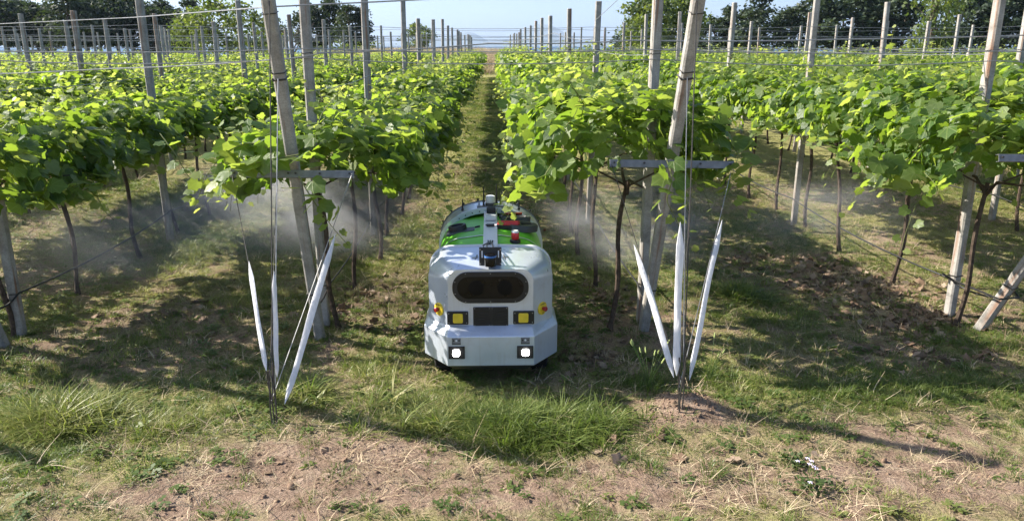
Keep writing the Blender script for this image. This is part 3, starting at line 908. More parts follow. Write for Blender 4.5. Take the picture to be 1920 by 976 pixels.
for d2, r, k, x, y in allv:
    side = 1 if r > 0 else -1
    vis = in_frame(x, y, 1.9, 220)
    marg = in_frame(x, y, 1.9, 1100) or (y < 14 and -14 < x < 8)
    if not marg: continue
    if not vis or n_ind >= 285:
        far_list.append((r, x, y, side)); continue
    n_ind += 1
    z = g1(x, y)
    v = empty('grapevine', (x, y, z), f"leafy grapevine, {ordn(k + 1)} from the front in the {rowname(r)}", 'grapevine', 'grapevines trained along the trellis rows')
    tr = link('trunk', trunks[(k * 5 + r * 3) % 6], v)
    tr.rotation_euler = (0, 0, rg.uniform(-.5, .5) + (math.pi if rg.random() < .5 else 0))
    i = int(rg.integers(NVAR))
    if (r, k) in NEAR_LEAF:
        rr = np.random.default_rng(900 + r * 37 + k)
        top = 2.20 if side > 0 else 1.98
        dr = (20 if r == -2 else 7 if r == 1 else 12) if k == 0 else 6
        P, R, s, t, ex = canopy(rr, 930, VLEN if k else 1.5, top + rr.normal(0, .05), half=.78, bottom=1.40 - (.12 if k == 0 and r == -2 else 0), shoots=18, droops=dr)
        W = P + np.array([x, y, z])
        toc = np.array([0, 0, CAM_H]) - W
        dist = np.linalg.norm(toc, axis=1)
        score = -dist + .8 * np.abs((R[:, :, 2] * toc).sum(1) / dist) + 4 * s
        pick = np.argsort(-score)[:LEAVES_EACH]
        keep = np.ones(len(P), bool); keep[pick] = False
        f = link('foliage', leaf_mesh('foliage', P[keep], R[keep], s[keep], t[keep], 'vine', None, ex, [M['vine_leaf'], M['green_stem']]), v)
        f['kind'] = 'stuff'
        for q in pick:
            lo = bpy.data.objects.new('leaf', leaf_me[int(np.clip(t[q] * 11.9 + rr.normal(0, .6), 0, 11))])
            lo.parent = v
            m4 = Matrix(R[q].tolist()).to_4x4()
            lo.matrix_basis = Matrix.Translation(P[q].tolist()) @ m4 @ Matrix.Diagonal((s[q], s[q], s[q], 1))
            COL.objects.link(lo)
    else:
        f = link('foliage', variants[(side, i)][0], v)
        f['kind'] = 'stuff'
        f.rotation_euler = (0, 0, (math.pi if rg.random() < .5 else 0) + rg.normal(0, .06))
        sc = 1 + rg.normal(0, .05); f.scale = (sc, 1, 1 + rg.normal(0, .025))
# everything past the nearest 285 as one mass
Vs, Fs, ts, base = [], [], [], 0
for r, x, y, side in far_list:
    P, R, s, t = far_var[(side, int(rg.integers(4)))]
    fl = -1 if rg.random() < .5 else 1
    V, F, kk = leaf_arrays(P, R, s, 'far')
    V = V * np.array([fl, fl, 1 + rg.normal(0, .03)]) + np.array([x, y, 0])
    Vs.append(V); Fs.append(F + base); ts.append(np.repeat(t, kk)); base += len(V)
    tv, tf = np_tube([(x, y, -.05), (x + rg.normal(0, .04), y, .7), (x, y, 1.5)], .035, .025, 4)
    # trunks of the mass
    Vs.append(tv); tq = np.concatenate([tf[:, [0, 1, 2]], tf[:, [0, 2, 3]]]); Fs.append(tq + base); ts.append(np.full(len(tv), -1.)); base += len(tv)
V = np.concatenate(Vs); F = np.concatenate(Fs); tt = np.concatenate(ts)
mi = (tt[F[:, 0]] < 0).astype(np.int32)
o = link('grapevines', np_mesh('grapevines', V, [F], [M['vine_leaf'], M['bark']], np.clip(tt, 0, 1), mi))
tag(o, 'mass of leafy vines farther back in the rows', 'vines', kind='stuff')
print('VINES', n_ind, len(far_list), 'posts', len(posts))

# hanging shoots that dangle off the front vines
def hanging_shoot(pts, leaves, label, seed, s0=.15, s1=.07):
    rr = np.random.default_rng(seed)
    pts = np.array([tuple(p) for p in pts])
    w0 = np.linspace(0, 1, len(pts)); q = np.linspace(0, 1, 16)
    C = np.stack([np.interp(q, w0, pts[:, i]) for i in range(3)], 1)
    C[1:-1] = (C[:-2] + C[2:] + 2 * C[1:-1]) / 4
    base = Vector(C[0]); C = C - C[0]
    e = empty('vine_shoot', base, label, 'shoot', 'loose vine shoots')
    MB().tube([Vector(p) for p in C], [.006 - .004 * i / 15 for i in range(16)], 5).build('stem', M['green_stem'], e, smooth=True)
    w = np.linspace(.08, 1, leaves)
    P = np.stack([np.interp(w, q, C[:, i]) for i in range(3)], 1)
    sd = np.where(np.arange(leaves) % 2 == 0, 1., -1.)
    P[:, 0] += sd * .06; P += rr.normal(0, .02, P.shape)
    N = np.array([[0, -.45, .75]]) + rr.normal(0, .45, (leaves, 3))
    T = np.stack([sd * .8, np.full(leaves, -.2), np.full(leaves, -.5)], 1) + rr.normal(0, .3, (leaves, 3))
    R = frames(N, T)
    for i in range(leaves):
        s = s0 + (s1 - s0) * i / leaves + rr.normal(0, .01)
        lo = link('leaf', leaf_me[int(np.clip(6 + 5 * i / leaves + rr.normal(0, 1.3), 0, 11))], e)
        lo.matrix_basis = Matrix.Translation(P[i].tolist()) @ Matrix(R[i].tolist()).to_4x4() @ Matrix.Diagonal((s, s, s, 1))
hanging_shoot([at_y(520, 285, 6.2), at_y(470, 265, 6.15), at_y(420, 285, 6.1), at_y(385, 330, 6.1), at_y(372, 370, 6.1)], 20, 'bright yellow-green vine shoot reaching out left of the leaning post', 1, .19, .07)
hanging_shoot([at_y(560, 290, 6.0), at_y(500, 300, 5.95), at_y(445, 315, 5.95), at_y(412, 350, 6.0)], 16, 'sunlit vine shoot curling below the brightest leaves left of the robot', 2, .2, .1)
hanging_shoot([at_y(560, 330, 5.9), at_y(580, 365, 5.85), at_y(600, 395, 5.85), at_y(628, 432, 5.85), at_y(655, 462, 5.9)], 14, 'thin vine shoot dangling below the left crossarm', 3, .14, .05)
hanging_shoot([at_y(1250, 300, 5.95), at_y(1262, 335, 5.85), at_y(1248, 375, 5.85), at_y(1262, 400, 5.85), at_y(1290, 460, 5.9)], 15, 'pale vine shoot climbing down the right leaning post', 4, .15, .05)
hanging_shoot([at_y(1040, 300, 6.2), at_y(1020, 330, 6.1), at_y(1030, 365, 6.1)], 10, 'drooping leafy shoot at the front corner over the alley', 5, .2, .12)
hanging_shoot([at_y(300, 250, 7.2), at_y(330, 290, 7.1), at_y(352, 330, 7.1), at_y(380, 350, 7.1)], 9, 'thin shoot hanging from the second row left of the robot', 6, .12, .06)
hanging_shoot([at_y(1365, 260, 6.3), at_y(1385, 290, 6.2), at_y(1372, 330, 6.2)], 9, 'dark leafy shoot drooping at the end of the right crossarm', 7, .19, .12)
hanging_shoot([at_y(1655, 290, 6.8), at_y(1660, 320, 6.7), at_y(1675, 350, 6.7)], 8, 'big leaves drooping from the second row right of the robot', 8, .2, .13)

# ------------------------------------------------------------------ the sprayer robot
RB = empty('spraying_robot', (-.03, 5.70, -.015), 'silver and green vineyard spraying robot driving out of the alley with headlights lit', 'robot')
def arch_section(w, h0, h1, r, n=10, crown=0.0):
    """closed section in x,z: flat bottom at h0, rounded top corners"""
    p = [(-w, h0), (-w, h0 + (h1 - r - h0) * .5)]
    p += [(-w + r - r * math.cos(a), h1 - r + r * math.sin(a)) for a in [math.pi / 2 * k / n for k in range(n + 1)]]
    p += [(-w * .2, h1 + crown), (w * .2, h1 + crown)]
    p += [(w - r + r * math.sin(a), h1 - r + r * math.cos(a)) for a in [math.pi / 2 * k / n for k in range(n + 1)]]
    p += [(w, h0 + (h1 - r - h0) * .5), (w, h0)]
    return p
def sec(y, *a, **k): return [Vector((p[0], y, p[1])) for p in arch_section(*a, **k)]
# cab shell
mb = MB(); mb.loft([sec(.11, .345, .40, .992, .10), sec(.30, .514, .40, 1.036, .165, crown=.004), sec(.54, .518, .40, 1.066, .175, crown=.006)])
cab = mb.build('cab_shell', M['silver'], RB, smooth=True)
mb = MB(); mb.loft([sec(.535, .523, .40, 1.072, .18, crown=.006), sec(.572, .523, .40, 1.075, .18, crown=.006)])
mb.build('cab_rim', M['spine_white'], RB, smooth=True)
# body behind the cab
mb = MB()
mb.loft([sec(.54, .47, .28, .86, .05), sec(1.68, .46, .28, .86, .05)])
mb.build('body_panel', M['silver_dark'], RB, bevel=.006)
# bumper
def plan(w1, w2, y0, y1, z, y2): return [Vector((-w2, y2, z)), Vector((-w2, y1, z)), Vector((-w1, y0, z)), Vector((w1, y0, z)), Vector((w2, y1, z)), Vector((w2, y2, z))]
mb = MB(); mb.loft([plan(.352, .56, 0, .28, .208, .66), plan(.352, .56, 0, .28, .462, .66), plan(.335, .525, .105, .33, .520, .66)])
bump = mb.build('bumper', M['silver'], RB, bevel=.006)
mb = MB(); mb.loft([plan(.30, .47, .10, .34, .135, .64), plan(.345, .553, .012, .285, .2065, .655)])
mb.build('bumper_skirt', M['skirt'], RB, bevel=.004)
mb = MB(); mb.box((0, .055 + .12, .521), (.66, .012, .012)); mb.build('cab_seam', M['black'], RB)
FY = Matrix.Rotation(math.pi / 2, 4, 'X')       # local xy plane -> front plane, +z -> -y (towards the viewer)
def front(x, z, y=.11): return Matrix.Translation((x, y, z)) @ FY
def rrect(w, h, r, n=5):
    o = []
    for cx, cy, a0 in ((w / 2 - r, h / 2 - r, 0), (-w / 2 + r, h / 2 - r, 90), (-w / 2 + r, -h / 2 + r, 180), (w / 2 - r, -h / 2 + r, 270)):
        o += [(cx + r * math.cos(RAD(a0 + 90 * k / n)), cy + r * math.sin(RAD(a0 + 90 * k / n))) for k in range(n + 1)]
    return o
# oval window
mb = MB(); mb.prism(rrect(.615, .262, .125, 10), -.03, .012, front(0, .842)); wf = mb.build('window_frame', M['black'], RB, bevel=.004)
mb = MB(); mb.prism(rrect(.535, .185, .092, 10), .010, .0145, front(0, .842)); mb.build('window_pane', M['black_gloss'], wf)
for sx in (-1, 1):
    mb = MB(); mb.lathe([(.062, .0135), (.062, .017), (.045, .0185), (.0, .0185)], 22, front(sx * .115, .842)); mb.build('camera_lens', M['brown_lens'], wf, smooth=True)
for i in range(10):
    a = [(-.2, .118), (0, .118), (.2, .118), (-.2, -.118), (0, -.118), (.2, -.118), (-.285, .05), (.285, .05), (-.285, -.05), (.285, -.05)][i]
    mb = MB(); mb.lathe([(.0045, .011), (.0045, .014), (0, .015)], 8, front(a[0], .842 + a[1])); mb.build('screw', M['screw'], wf)
# vent
mb = MB(); mb.prism(rrect(.285, .165, .006, 2), -.02, .010, front(0, .594)); vp = mb.build('vent_panel', M['black'], RB, bevel=.003)
for sx in (-1, 1):
    mb = MB()
    for i in range(6): mb.box((sx * .071, .099, .535 + i * .0235), (.118, .008, .009))
    mb.build('vent_grille', M['black'], vp)
    for sz in (-1, 1):
        for q in (.012, .130):
            mb = MB(); mb.lathe([(.004, .009), (.004, .013), (0, .014)], 7, front(sx * q, .594 + sz * .073)); mb.build('screw', M['screw'], vp)
# yellow marker lights, headlights, small sensors, emergency stops
for sx in (-1, 1):
    mb = MB(); mb.prism(rrect(.172, .112, .008, 3), -.02, .014, front(sx * .268, .585)); ml = mb.build('marker_light', M['black'], RB, bevel=.003)
    mb = MB(); mb.prism(rrect(.080, .080, .012, 4), .012, .026, front(sx * .266, .586)); mb.build('lens', M['yellow'], ml, bevel=.004)
    for q in ((-.072, .04), (.072, .04), (-.072, -.04), (.072, -.04)):
        mb = MB(); mb.lathe([(.005, .013), (.005, .017), (0, .018)], 7, front(sx * .268 + q[0], .585 + q[1])); mb.build('screw', M['screw'], ml)
    fb = 0.0
    mb = MB(); mb.prism(rrect(.132, .108, .004, 2), -.02, .008, front(sx * .277, .327, 0)); hl = mb.build('headlight', M['black'], RB, bevel=.002)
    mb = MB(); mb.prism(rrect(.056, .056, .014, 4), .007, .020, front(sx * .280, .327, 0)); mb.build('lamp_lens', M['lamp'], hl, bevel=.004)
    mb = MB(); mb.prism(rrect(.072, .048, .003, 2), -.02, .006, front(sx * .278, .428, 0)); sp = mb.build('sensor_plate', M['galvanised'], RB, bevel=.001)
    mb = MB(); mb.mi = 0
    mb.prism(rrect(.009, .016, .002, 2), .005, .008, front(sx * .278 - .022, .432, 0)); mb.prism(rrect(.009, .016, .002, 2), .005, .008, front(sx * .278 + .022, .432, 0))
    mb.prism(rrect(.072, .007, .001, 1), .005, .008, front(sx * .278, .402, 0)); mb.build('socket', M['black'], sp)
    mb = MB(); mb.lathe([(.008, .005), (.008, .009), (0, .011)], 10, front(sx * .278, .432, 0)); mb.build('white_button', M['spine_white'], sp)
    # emergency stop on the chamfered side
    nrm = Vector((sx * .19, -.167, 0)).normalized()
    base = Vector((sx * (.350 + .162 * .45), .11 + .19 * .45, .632))
    Mx = Matrix.Translation(base) @ nrm.to_track_quat('Z', 'Y').to_matrix().to_4x4()
    mb = MB(); mb.lathe([(.0, -.02), (.055, -.02), (.055, .008), (.050, .010), (0, .010)], 24, Mx); es = mb.build('emergency_stop', M['yellow'], RB, smooth=True)
    mb = MB(); mb.lathe([(.014, .009), (.014, .026), (.021, .029), (.021, .042), (.016, .047), (0, .049)], 18, Mx); mb.build('stop_button', M['red_dark'], es, smooth=True)
    for txt, off, rot in (('EMERGENCY', .0355, 0), ('STOP', -.0425, 0)):
        cu = bpy.data.curves.new('stop_text', 'FONT'); cu.body = txt; cu.size = .013; cu.align_x = 'CENTER'; cu.extrude = .0004
        to = bpy.data.objects.new('tmp_text', cu); COL.objects.link(to)
        me = bpy.data.meshes.new_from_object(to); bpy.data.objects.remove(to)
        me.materials.clear(); me.materials.append(M['black'])
        lx = link('lettering', me, es); up = Vector((0, 0, 1)); xr = up.cross(nrm).normalized()
        lx.matrix_basis = Matrix.Translation(base + nrm * .0135 + up * off) @ Matrix((xr, up, nrm)).transposed().to_4x4()
# wheels
for sx in (-1, 1):
    for y in (.45, 1.42):
        Mx = Matrix.Translation((sx * .405, y, .205)) @ Matrix.Rotation(math.pi / 2, 4, 'Y')
        mb = MB(); mb.lathe([(.11, -.07), (.17, -.08), (.20, -.065), (.207, -.03), (.207, .03), (.20, .065), (.17, .08), (.11, .07)], 28, Mx)
        for q in range(20):
            a = 2 * math.pi * q / 20
            mb.box(Mx @ Vector((.207 * math.cos(a), .207 * math.sin(a), 0)), (.11, .016, .022), Matrix.Rotation(-a + math.pi / 2, 3, 'X') @ Matrix.Rotation(.0, 3, 'Y'))
        w = mb.build('wheel', M['tyre'], RB, smooth=True)
        mb = MB(); mb.lathe([(.0, -.05), (.112, -.05), (.112, .05), (.05, .062), (0, .062)], 20, Mx); mb.build('rim', M['silver_dark'], w, smooth=True)
mb = MB(); mb.box((0, .95, .25), (.62, 1.5, .14)); mb.build('chassis', M['skirt'], RB, bevel=.01)
# tank
mb = MB(); mb.loft([sec(.55, .44, .80, 1.02, .22, crown=.012), sec(.64, .475, .80, 1.06, .25, crown=.018), sec(.95, .48, .80, 1.095, .26, crown=.02), sec(1.30, .475, .80, 1.115, .26, crown=.02), sec(1.66, .46, .80, 1.10, .25, crown=.02)])
tank = mb.build('tank', M['tank'], RB, smooth=True)
for y, hw in ((.80, .006),):
    rim = []
    for yy in (y - .012, y + .012): rim.append(sec(yy, .4825, .82, 1.0835, .255, crown=.02))
    mb = MB(); mb.loft(rim, False, False); mb.build('tank_seam', M['spine_white'], tank, smooth=True)
# spine and things on it
mb = MB(); mb.loft([[Vector((-.062, .50, 1.05)), Vector((.062, .50, 1.05)), Vector((.062, .50, 1.092)), Vector((-.062, .50, 1.092))],
                    [Vector((-.062, 1.42, 1.125)), Vector((.062, 1.42, 1.125)), Vector((.062, 1.42, 1.187)), Vector((-.062, 1.42, 1.187))]])
spn = mb.build('spine', M['spine_white'], RB, bevel=.006)
mb = MB(); mb.box((.0, .98, 1.152), (.07, .045, .018)); mb.box((-.03, 1.0, 1.15), (.03, .012, .010)); mb.build('cable_clip', M['black'], spn, bevel=.003)
mb = MB(); mb.box((0, 1.20, 1.175), (.10, .16, .022)); mb.build('receiver_box', M['spine_white'], spn, bevel=.005)
mb = MB(); mb.box((.005, 1.37, 1.206), (.085, .07, .045)); mb.build('control_box', M['black'], spn, bevel=.005)
# front lidar on the hood
mb = MB()
Rl = Matrix.Rotation(RAD(-6), 3, 'X')
mb.box((0, .185, 1.08), (.180, .012, .150), Rl); mb.box((0, .235, 1.022), (.16, .11, .02), Matrix.Rotation(RAD(15), 3, 'X'))
lb = mb.build('sensor_bracket', M['black'], RB, bevel=.004)
mb = MB()
for sx in (-1, 1): mb.box((sx * .066, .176, 1.10), (.009, .004, .055), Rl)
mb.build('bracket_slot', M['spine_white'], lb)
mb = MB()
for sx in (-1, 1):
    for sz in (-.058, .058): mb.lathe([(.006, 0), (.006, .006), (0, .007)], 8, Matrix.Translation((sx * .082, .178, 1.08 + sz)) @ FY)
    mb.box((sx * .125, .30, 1.036), (.05, .02, .012)); mb.tube([(sx * .125, .26, 1.024), (sx * .11, .33, 1.05)], .007, 6)
mb.build('bracket_bolt', M['screw'], lb)
mb = MB(); mb.lathe([(.0, .0), (.046, .0), (.048, .012), (.048, .085), (.042, .095), (0, .096)], 24, Matrix.Translation((0, .125, 1.02))); ld = mb.build('lidar', M['black_gloss'], RB, smooth=True)
mb = MB(); mb.lathe([(.0485, .072), (.0495, .074), (.0495, .084), (.0485, .086)], 24, Matrix.Translation((0, .125, 1.02))); mb.build('lidar_band', M['blue'], ld, smooth=True)
for i, sx in enumerate((-.05, -.02, .03)):
    mb = MB(); mb.tube([(sx, .20, 1.13), (sx - .01, .33, 1.135), (sx * .4, .46, 1.12), (sx * .3, .52, 1.105), (.02 * i - .02, .60, 1.105)], .006, 6); mb.build('cable', M['black'], RB, smooth=True)
# beacon
mb = MB(); mb.lathe([(.0, 0), (.048, 0), (.046, .022), (.036, .03), (0, .03)], 20, Matrix.Translation((.215, .68, 1.068))); bc = mb.build('beacon_base', M['black'], RB, smooth=True)
mb = MB(); mb.lathe([(.030, .028), (.033, .032), (.035, .085), (.033, .088), (0, .089)], 20, Matrix.Translation((.215, .68, 1.068))); mb.build('beacon_lens', M['red'], bc, smooth=True)
mb = MB(); mb.lathe([(.033, .0885), (.033, .098), (.026, .106), (0, .107)], 20, Matrix.Translation((.215, .68, 1.068))); mb.build('beacon_cap', M['clear_white'], bc, smooth=True)
# tank lids and red tool on top
def disc(x, y, z, rx, ry, h, name, m, parent, tilt=0.0):
    Mx = Matrix.Translation((x, y, z)) @ Matrix.Rotation(tilt, 4, 'Y') @ Matrix.Diagonal((rx, ry, 1, 1))
    mb = MB(); mb.lathe([(0, -.03), (1, -.03), (1, h * .7), (.94, h), (.72, h), (.68, h * .6), (0, h * .6)], 26, Mx)
    return mb.build(name, M[m], parent, smooth=True)
ld1 = disc(.27, 1.07, 1.118, .165, .115, .03, 'tank_lid', 'rubber_grey', RB, RAD(5))
for a in (0, math.pi / 2):
    mb = MB(); mb.box((.27, 1.07, 1.146), (.20, .018, .014), Matrix.Rotation(a, 3, 'Z')); mb.build('lid_rib', M['black'], ld1, bevel=.004)
ld2 = disc(.23, 1.33, 1.132, .15, .07, .028, 'tank_lid', 'rubber_grey', RB, RAD(3))
mb = MB(); mb.loft([[Vector((.11, 1.33, 1.165)), Vector((.13, 1.30, 1.19)), Vector((.13, 1.36, 1.19))], [Vector((.30, 1.33, 1.165)), Vector((.30, 1.305, 1.188)), Vector((.30, 1.355, 1.188))]]); mb.build('lid_latch', M['red_dark'], ld2, bevel=.006)
ld3 = disc(-.30, 1.07, 1.088, .085, .07, .045, 'tank_lid', 'black', RB, RAD(-10))
mb = MB(); mb.box((-.27, 1.04, 1.08), (.26, .17, .03), Matrix.Rotation(RAD(-9), 3, 'Y')); mb.build('lid_plate', M['rubber_grey'], RB, bevel=.01)
mb = MB(); mb.tube([(-.14, 1.0, 1.128), (-.10, 1.03, 1.131)], .009, 7); mb.build('hose_nipple', M['black'], RB, smooth=True)
mb = MB()
prof = [(-.085, -.05), (.085, -.055), (.105, -.01), (.05, .015), (.045, .065), (-.045, .07), (-.05, .02), (-.105, -.005)]
mb.prism(prof, 0, .045, Matrix.Translation((.165, 1.03, 1.134)) @ Matrix.Rotation(RAD(-12), 4, 'X'))
hd = mb.build('red_handle', M['red'], RB, bevel=.012, seg=3)
mb = MB(); mb.box((.165, 1.07, 1.197), (.035, .03, .018)); mb.build('handle_knob', M['black'], hd, bevel=.004)
mb = MB(); mb.box((.15, .985, 1.128), (.19, .03, .04), Matrix.Rotation(RAD(5), 3, 'Y')); mb.build('handle_shadow_block', M['black'], hd, bevel=.006)  # black block standing in for the shadow at the red handle
for i in range(3):
    mb = MB(); mb.tube([(.07, 1.12 + .02 * i, 1.138), (.11, 1.10 + .03 * i, 1.163), (.17, 1.13, 1.153), (.26, 1.16 + .01 * i, 1.133)], .009, 6); mb.build('cable', M['black'], RB, smooth=True)
# rear spray hoop
def arc_pts(w, z0, z1, n=26):
    """tall arch from (-w,z0) over the top (0,z1) to (w,z0)"""
    out = [(-w, z0)]
    zc = z1 - w * .80
    for k in range(n + 1):
        a = math.pi * k / n
        out.append((-w * math.cos(a), zc + (z1 - zc) * max(0.0, math.sin(a)) ** .82))
    out.append((w, z0)); return out
def hoop(y0, y1, w_out, w_in, zo, zi):
    o = arc_pts(w_out, .35, zo); i = arc_pts(w_in, .35, zi)
    ring = lambda y: [Vector((p[0], y, p[1])) for p in o] + [Vector((p[0], y, p[1])) for p in i[::-1]]
    return MB().loft([ring(y0), ring(y1)])
hp = hoop(1.43, 1.74, .505, .435, 1.222, 1.165).build('spray_hoop', M['silver'], RB, smooth=True, bevel=.004, seg=1)
hoop(1.74, 1.755, .515, .40, 1.230, 1.13).build('hoop_flange', M['galvanised'], hp, smooth=True)
mb = MB(); mb.loft([[Vector((p[0] * .995, y, p[1])) for p in arc_pts(.435, .35, 1.164)] for y in (1.69, 1.71)]); mb.build('fan_housing', M['black'], RB)
for sx in (-1, 1):
    for q in range(4):
        a = RAD(25 + q * 17)
        mb = MB(); c = Vector((sx * .508 * math.cos(a), 1.77, .78 + .44 * max(0.0, math.sin(a)) ** .82))
        mb.tube([c, c + Vector((sx * .03 * math.cos(a), .015, .03 * math.sin(a)))], [.013, .009], 8); mb.build('nozzle', M['black'], hp, smooth=True)
    for q in range(5):
        a = RAD(50 + q * 9)
        mb = MB(); mb.lathe([(.006, 0), (.006, .006), (0, .007)], 7, Matrix.Translation((sx * .47 * math.cos(a), 1.429, .80 + .39 * max(0.0, math.sin(a)) ** .82)) @ FY); mb.build('screw', M['black'], hp)
mb = MB(); mb.box((-.115, 1.57, 1.22), (.012, .26, .012)); mb.box((.115, 1.57, 1.22), (.012, .26, .012)); mb.box((0, 1.47, 1.22), (.26, .05, .02)); mb.build('hoop_bracket', M['galvanised'], hp, bevel=.002)
# dome and aerials
mb = MB(); mb.lathe([(0, 0), (.052, 0), (.052, .03), (.044, .034), (0, .034)], 22, Matrix.Translation((0, 1.49, 1.226))); gb = mb.build('dome_base', M['rubber_grey'], RB, smooth=True)
mb = MB(); mb.lathe([(.046, .033), (.047, .04), (.047, .085), (.043, .095), (.03, .099), (0, .10)], 22, Matrix.Translation((0, 1.49, 1.226))); mb.build('dome', M['clear_white'], gb, smooth=True)
for x, y, z, h in ((-.066, 1.47, 1.215, .205), (.058, 1.59, 1.218, .195), (-.272, 1.53, 1.12, .16), (.275, 1.55, 1.12, .17)):
    mb = MB(); mb.tube([(x, y, z - .01), (x, y, z + .03), (x, y, z + .05), (x, y, z + h * .6), (x, y, z + h)], [.011, .011, .008, .0075, .0045], 8)
    an = mb.build('antenna', M['black'], RB, smooth=True)
    for bz, bd in ((.004, (.032, .03, .024)), (.06, (.026, .018, .018))):
        mb = MB(); mb.box((x, y, z + bz), bd); mb.build('antenna_mount', M['black'], an, bevel=.003)
mb = MB(); mb.lathe([(0, 0), (.016, 0), (.014, .02), (0, .026)], 12, Matrix.Translation((.515, 1.50, .98)) @ Matrix.Rotation(math.pi / 2, 4, 'Y')); mb.build('side_reflector', M['clamp'], RB, smooth=True)

# ------------------------------------------------------------------ ground cover as instanced tufts
def blade_tpl(rg, n, rad, hmin, hmax, w, lean, segs=3):
    V, F = [], []
    for _ in range(n):
        a = rg.uniform(0, 6.283); rr = rad * math.sqrt(rg.random())
        bx, by = rr * math.cos(a), rr * math.sin(a)
        d = a + rg.normal(0, .8); L = rg.uniform(hmin, hmax); le = abs(rg.normal(lean, lean * .5)); wd = w * rg.uniform(.6, 1.2)
        dx, dy = math.cos(d), math.sin(d); k = len(V)
        for s in range(segs + 1):
            t = s / segs; ww = wd * (1 - t ** 1.6) * .5 + .0004
            ho = le * L * t ** 1.7; z = L * t * (1 - .45 * min(le, 1.2) * t)
            cx, cy = bx + dx * ho, by + dy * ho
            V += [(cx - dy * ww, cy + dx * ww, z), (cx + dy * ww, cy - dx * ww, z)]
        for s in range(segs): F.append((k + 2 * s, k + 2 * s + 1, k + 2 * s + 3, k + 2 * s + 2))
    return np.array(V), np.array(F)
def weed_tpl(rg, n):
    """low rosette of small leaves"""
    V, F = [], []
    for _ in range(n):
        a = rg.uniform(0, 6.283); r0 = rg.uniform(.0, .05); L = rg.uniform(.015, .04); z = rg.uniform(.004, .03)
        c, s = math.cos(a), math.sin(a); w = L * .4; k = len(V)
        for (u, v, h) in ((r0, 0, z), (r0 + L * .5, w, z + .008), (r0 + L, 0, z + .002), (r0 + L * .5, -w, z + .008)): V.append((u * c - v * s, u * s + v * c, h))
        F.append((k, k + 1, k + 2, k + 3))
    return np.array(V), np.array(F)
def gn_scatter(name, tpls, pos, rot, scl, idx, tint, material, label, tag_kind='stuff'):
    V, F, grp, base = [], [], [], 0
    for i, (tv, tf) in enumerate(tpls):
        V.append(tv + np.array([0, 0, 0])); F.append(tf + base); grp.append(np.full(len(tv), i)); base += len(tv)
    nT = base
    V.append(pos); grp.append(np.full(len(pos), -1))
    V = np.concatenate(V); grp = np.concatenate(grp).astype(np.int32)
    me = np_mesh(name, V, F, material, smooth=True)
    def attr(nm, typ, dflt, val):
        a = me.attributes.new(nm, typ, 'POINT'); dflt[nT:] = val
        a.data.foreach_set('vector' if typ == 'FLOAT_VECTOR' else 'value', np.ascontiguousarray(dflt).reshape(-1))
    a = me.attributes.new('grp', 'INT', 'POINT'); a.data.foreach_set('value', grp)
    attr('rot', 'FLOAT_VECTOR', np.zeros((len(V), 3), np.float32), rot)
    attr('scl', 'FLOAT', np.ones(len(V), np.float32), scl)
    attr('idx', 'INT', np.zeros(len(V), np.int32), idx)
    attr('tint', 'FLOAT', np.zeros(len(V), np.float32), tint)
    o = link(name, me)
    tag(o, label, name.replace('_', ' '), kind=tag_kind)
    ng = bpy.data.node_groups.new(name + '_scatter', 'GeometryNodeTree')
    ng.interface.new_socket('Geometry', in_out='INPUT', socket_type='NodeSocketGeometry')
    ng.interface.new_socket('Geometry', in_out='OUTPUT', socket_type='NodeSocketGeometry')
    N, L = ng.nodes, ng.links
    gi, go = N.new('NodeGroupInput'), N.new('NodeGroupOutput')
    def named(nm, typ):
        q = N.new('GeometryNodeInputNamedAttribute'); q.data_type = typ; q.inputs[0].default_value = nm; return q.outputs[0]
    gr = named('grp', 'INT')
    cmp = N.new('FunctionNodeCompare'); cmp.data_type = 'INT'; cmp.operation = 'LESS_THAN'
    ins = [s for s in cmp.inputs if s.type == 'INT']
    L.new(gr, ins[0]); ins[1].default_value = 0
    sp = N.new('GeometryNodeSeparateGeometry'); sp.domain = 'POINT'
    L.new(gi.outputs[0], sp.inputs[0]); L.new(cmp.outputs[0], sp.inputs[1])
    st = N.new('GeometryNodeSplitToInstances'); st.domain = 'POINT'
    L.new(sp.outputs[1], st.inputs[0]); L.new(gr, st.inputs['Group ID'])
    ip = N.new('GeometryNodeInstanceOnPoints')
    L.new(sp.outputs[0], ip.inputs['Points']); L.new(st.outputs[0], ip.inputs['Instance'])
    ip.inputs['Pick Instance'].default_value = True
    L.new(named('idx', 'INT'), ip.inputs['Instance Index'])
    e2r = N.new('FunctionNodeEulerToRotation'); L.new(named('rot', 'FLOAT_VECTOR'), e2r.inputs[0]); L.new(e2r.outputs[0], ip.inputs['Rotation'])
    L.new(named('scl', 'FLOAT'), ip.inputs['Scale'])
    L.new(ip.outputs[0], go.inputs[0])
    md = o.modifiers.new('scatter', 'NODES'); md.node_group = ng
    return o
rg = np.random.default_rng(77)
def wedge_points(n, y0, y1, margin=1.0):
    y = np.sqrt(rg.uniform(y0 * y0, y1 * y1, n)); x = rg.uniform(-1, 1, n) * (.71 * y + margin)
    return x + .02 * y, y
def scatter_set(n, y0, y1, fn):
    x, y = wedge_points(n, y0, y1); k = rg.random(n) < fn(x, y); return x[k], y[k]
tp = [blade_tpl(rg, 26, .05, .02, .06, .0045, .8) for _ in range(4)] + [blade_tpl(rg, 24, .07, .035, .08, .005, 1.1) for _ in range(4)] + [weed_tpl(rg, 26) for _ in range(3)]
x, y = scatter_set(46000, 3.5, 16, lambda x, y: np.clip((veg_density(x, y) - .16) * 1.4, 0, 1))
x2, y2 = scatter_set(26000, 16, 40, lambda x, y: np.where(np.abs(x) < 1.3, .9, np.clip(veg_density(x, y), 0, .5)) * np.where(np.abs(x) < 1.3, 1, .45))
x3, y3 = rg.normal(-.05, .55, 17000), rg.uniform(7.5, 66, 17000)
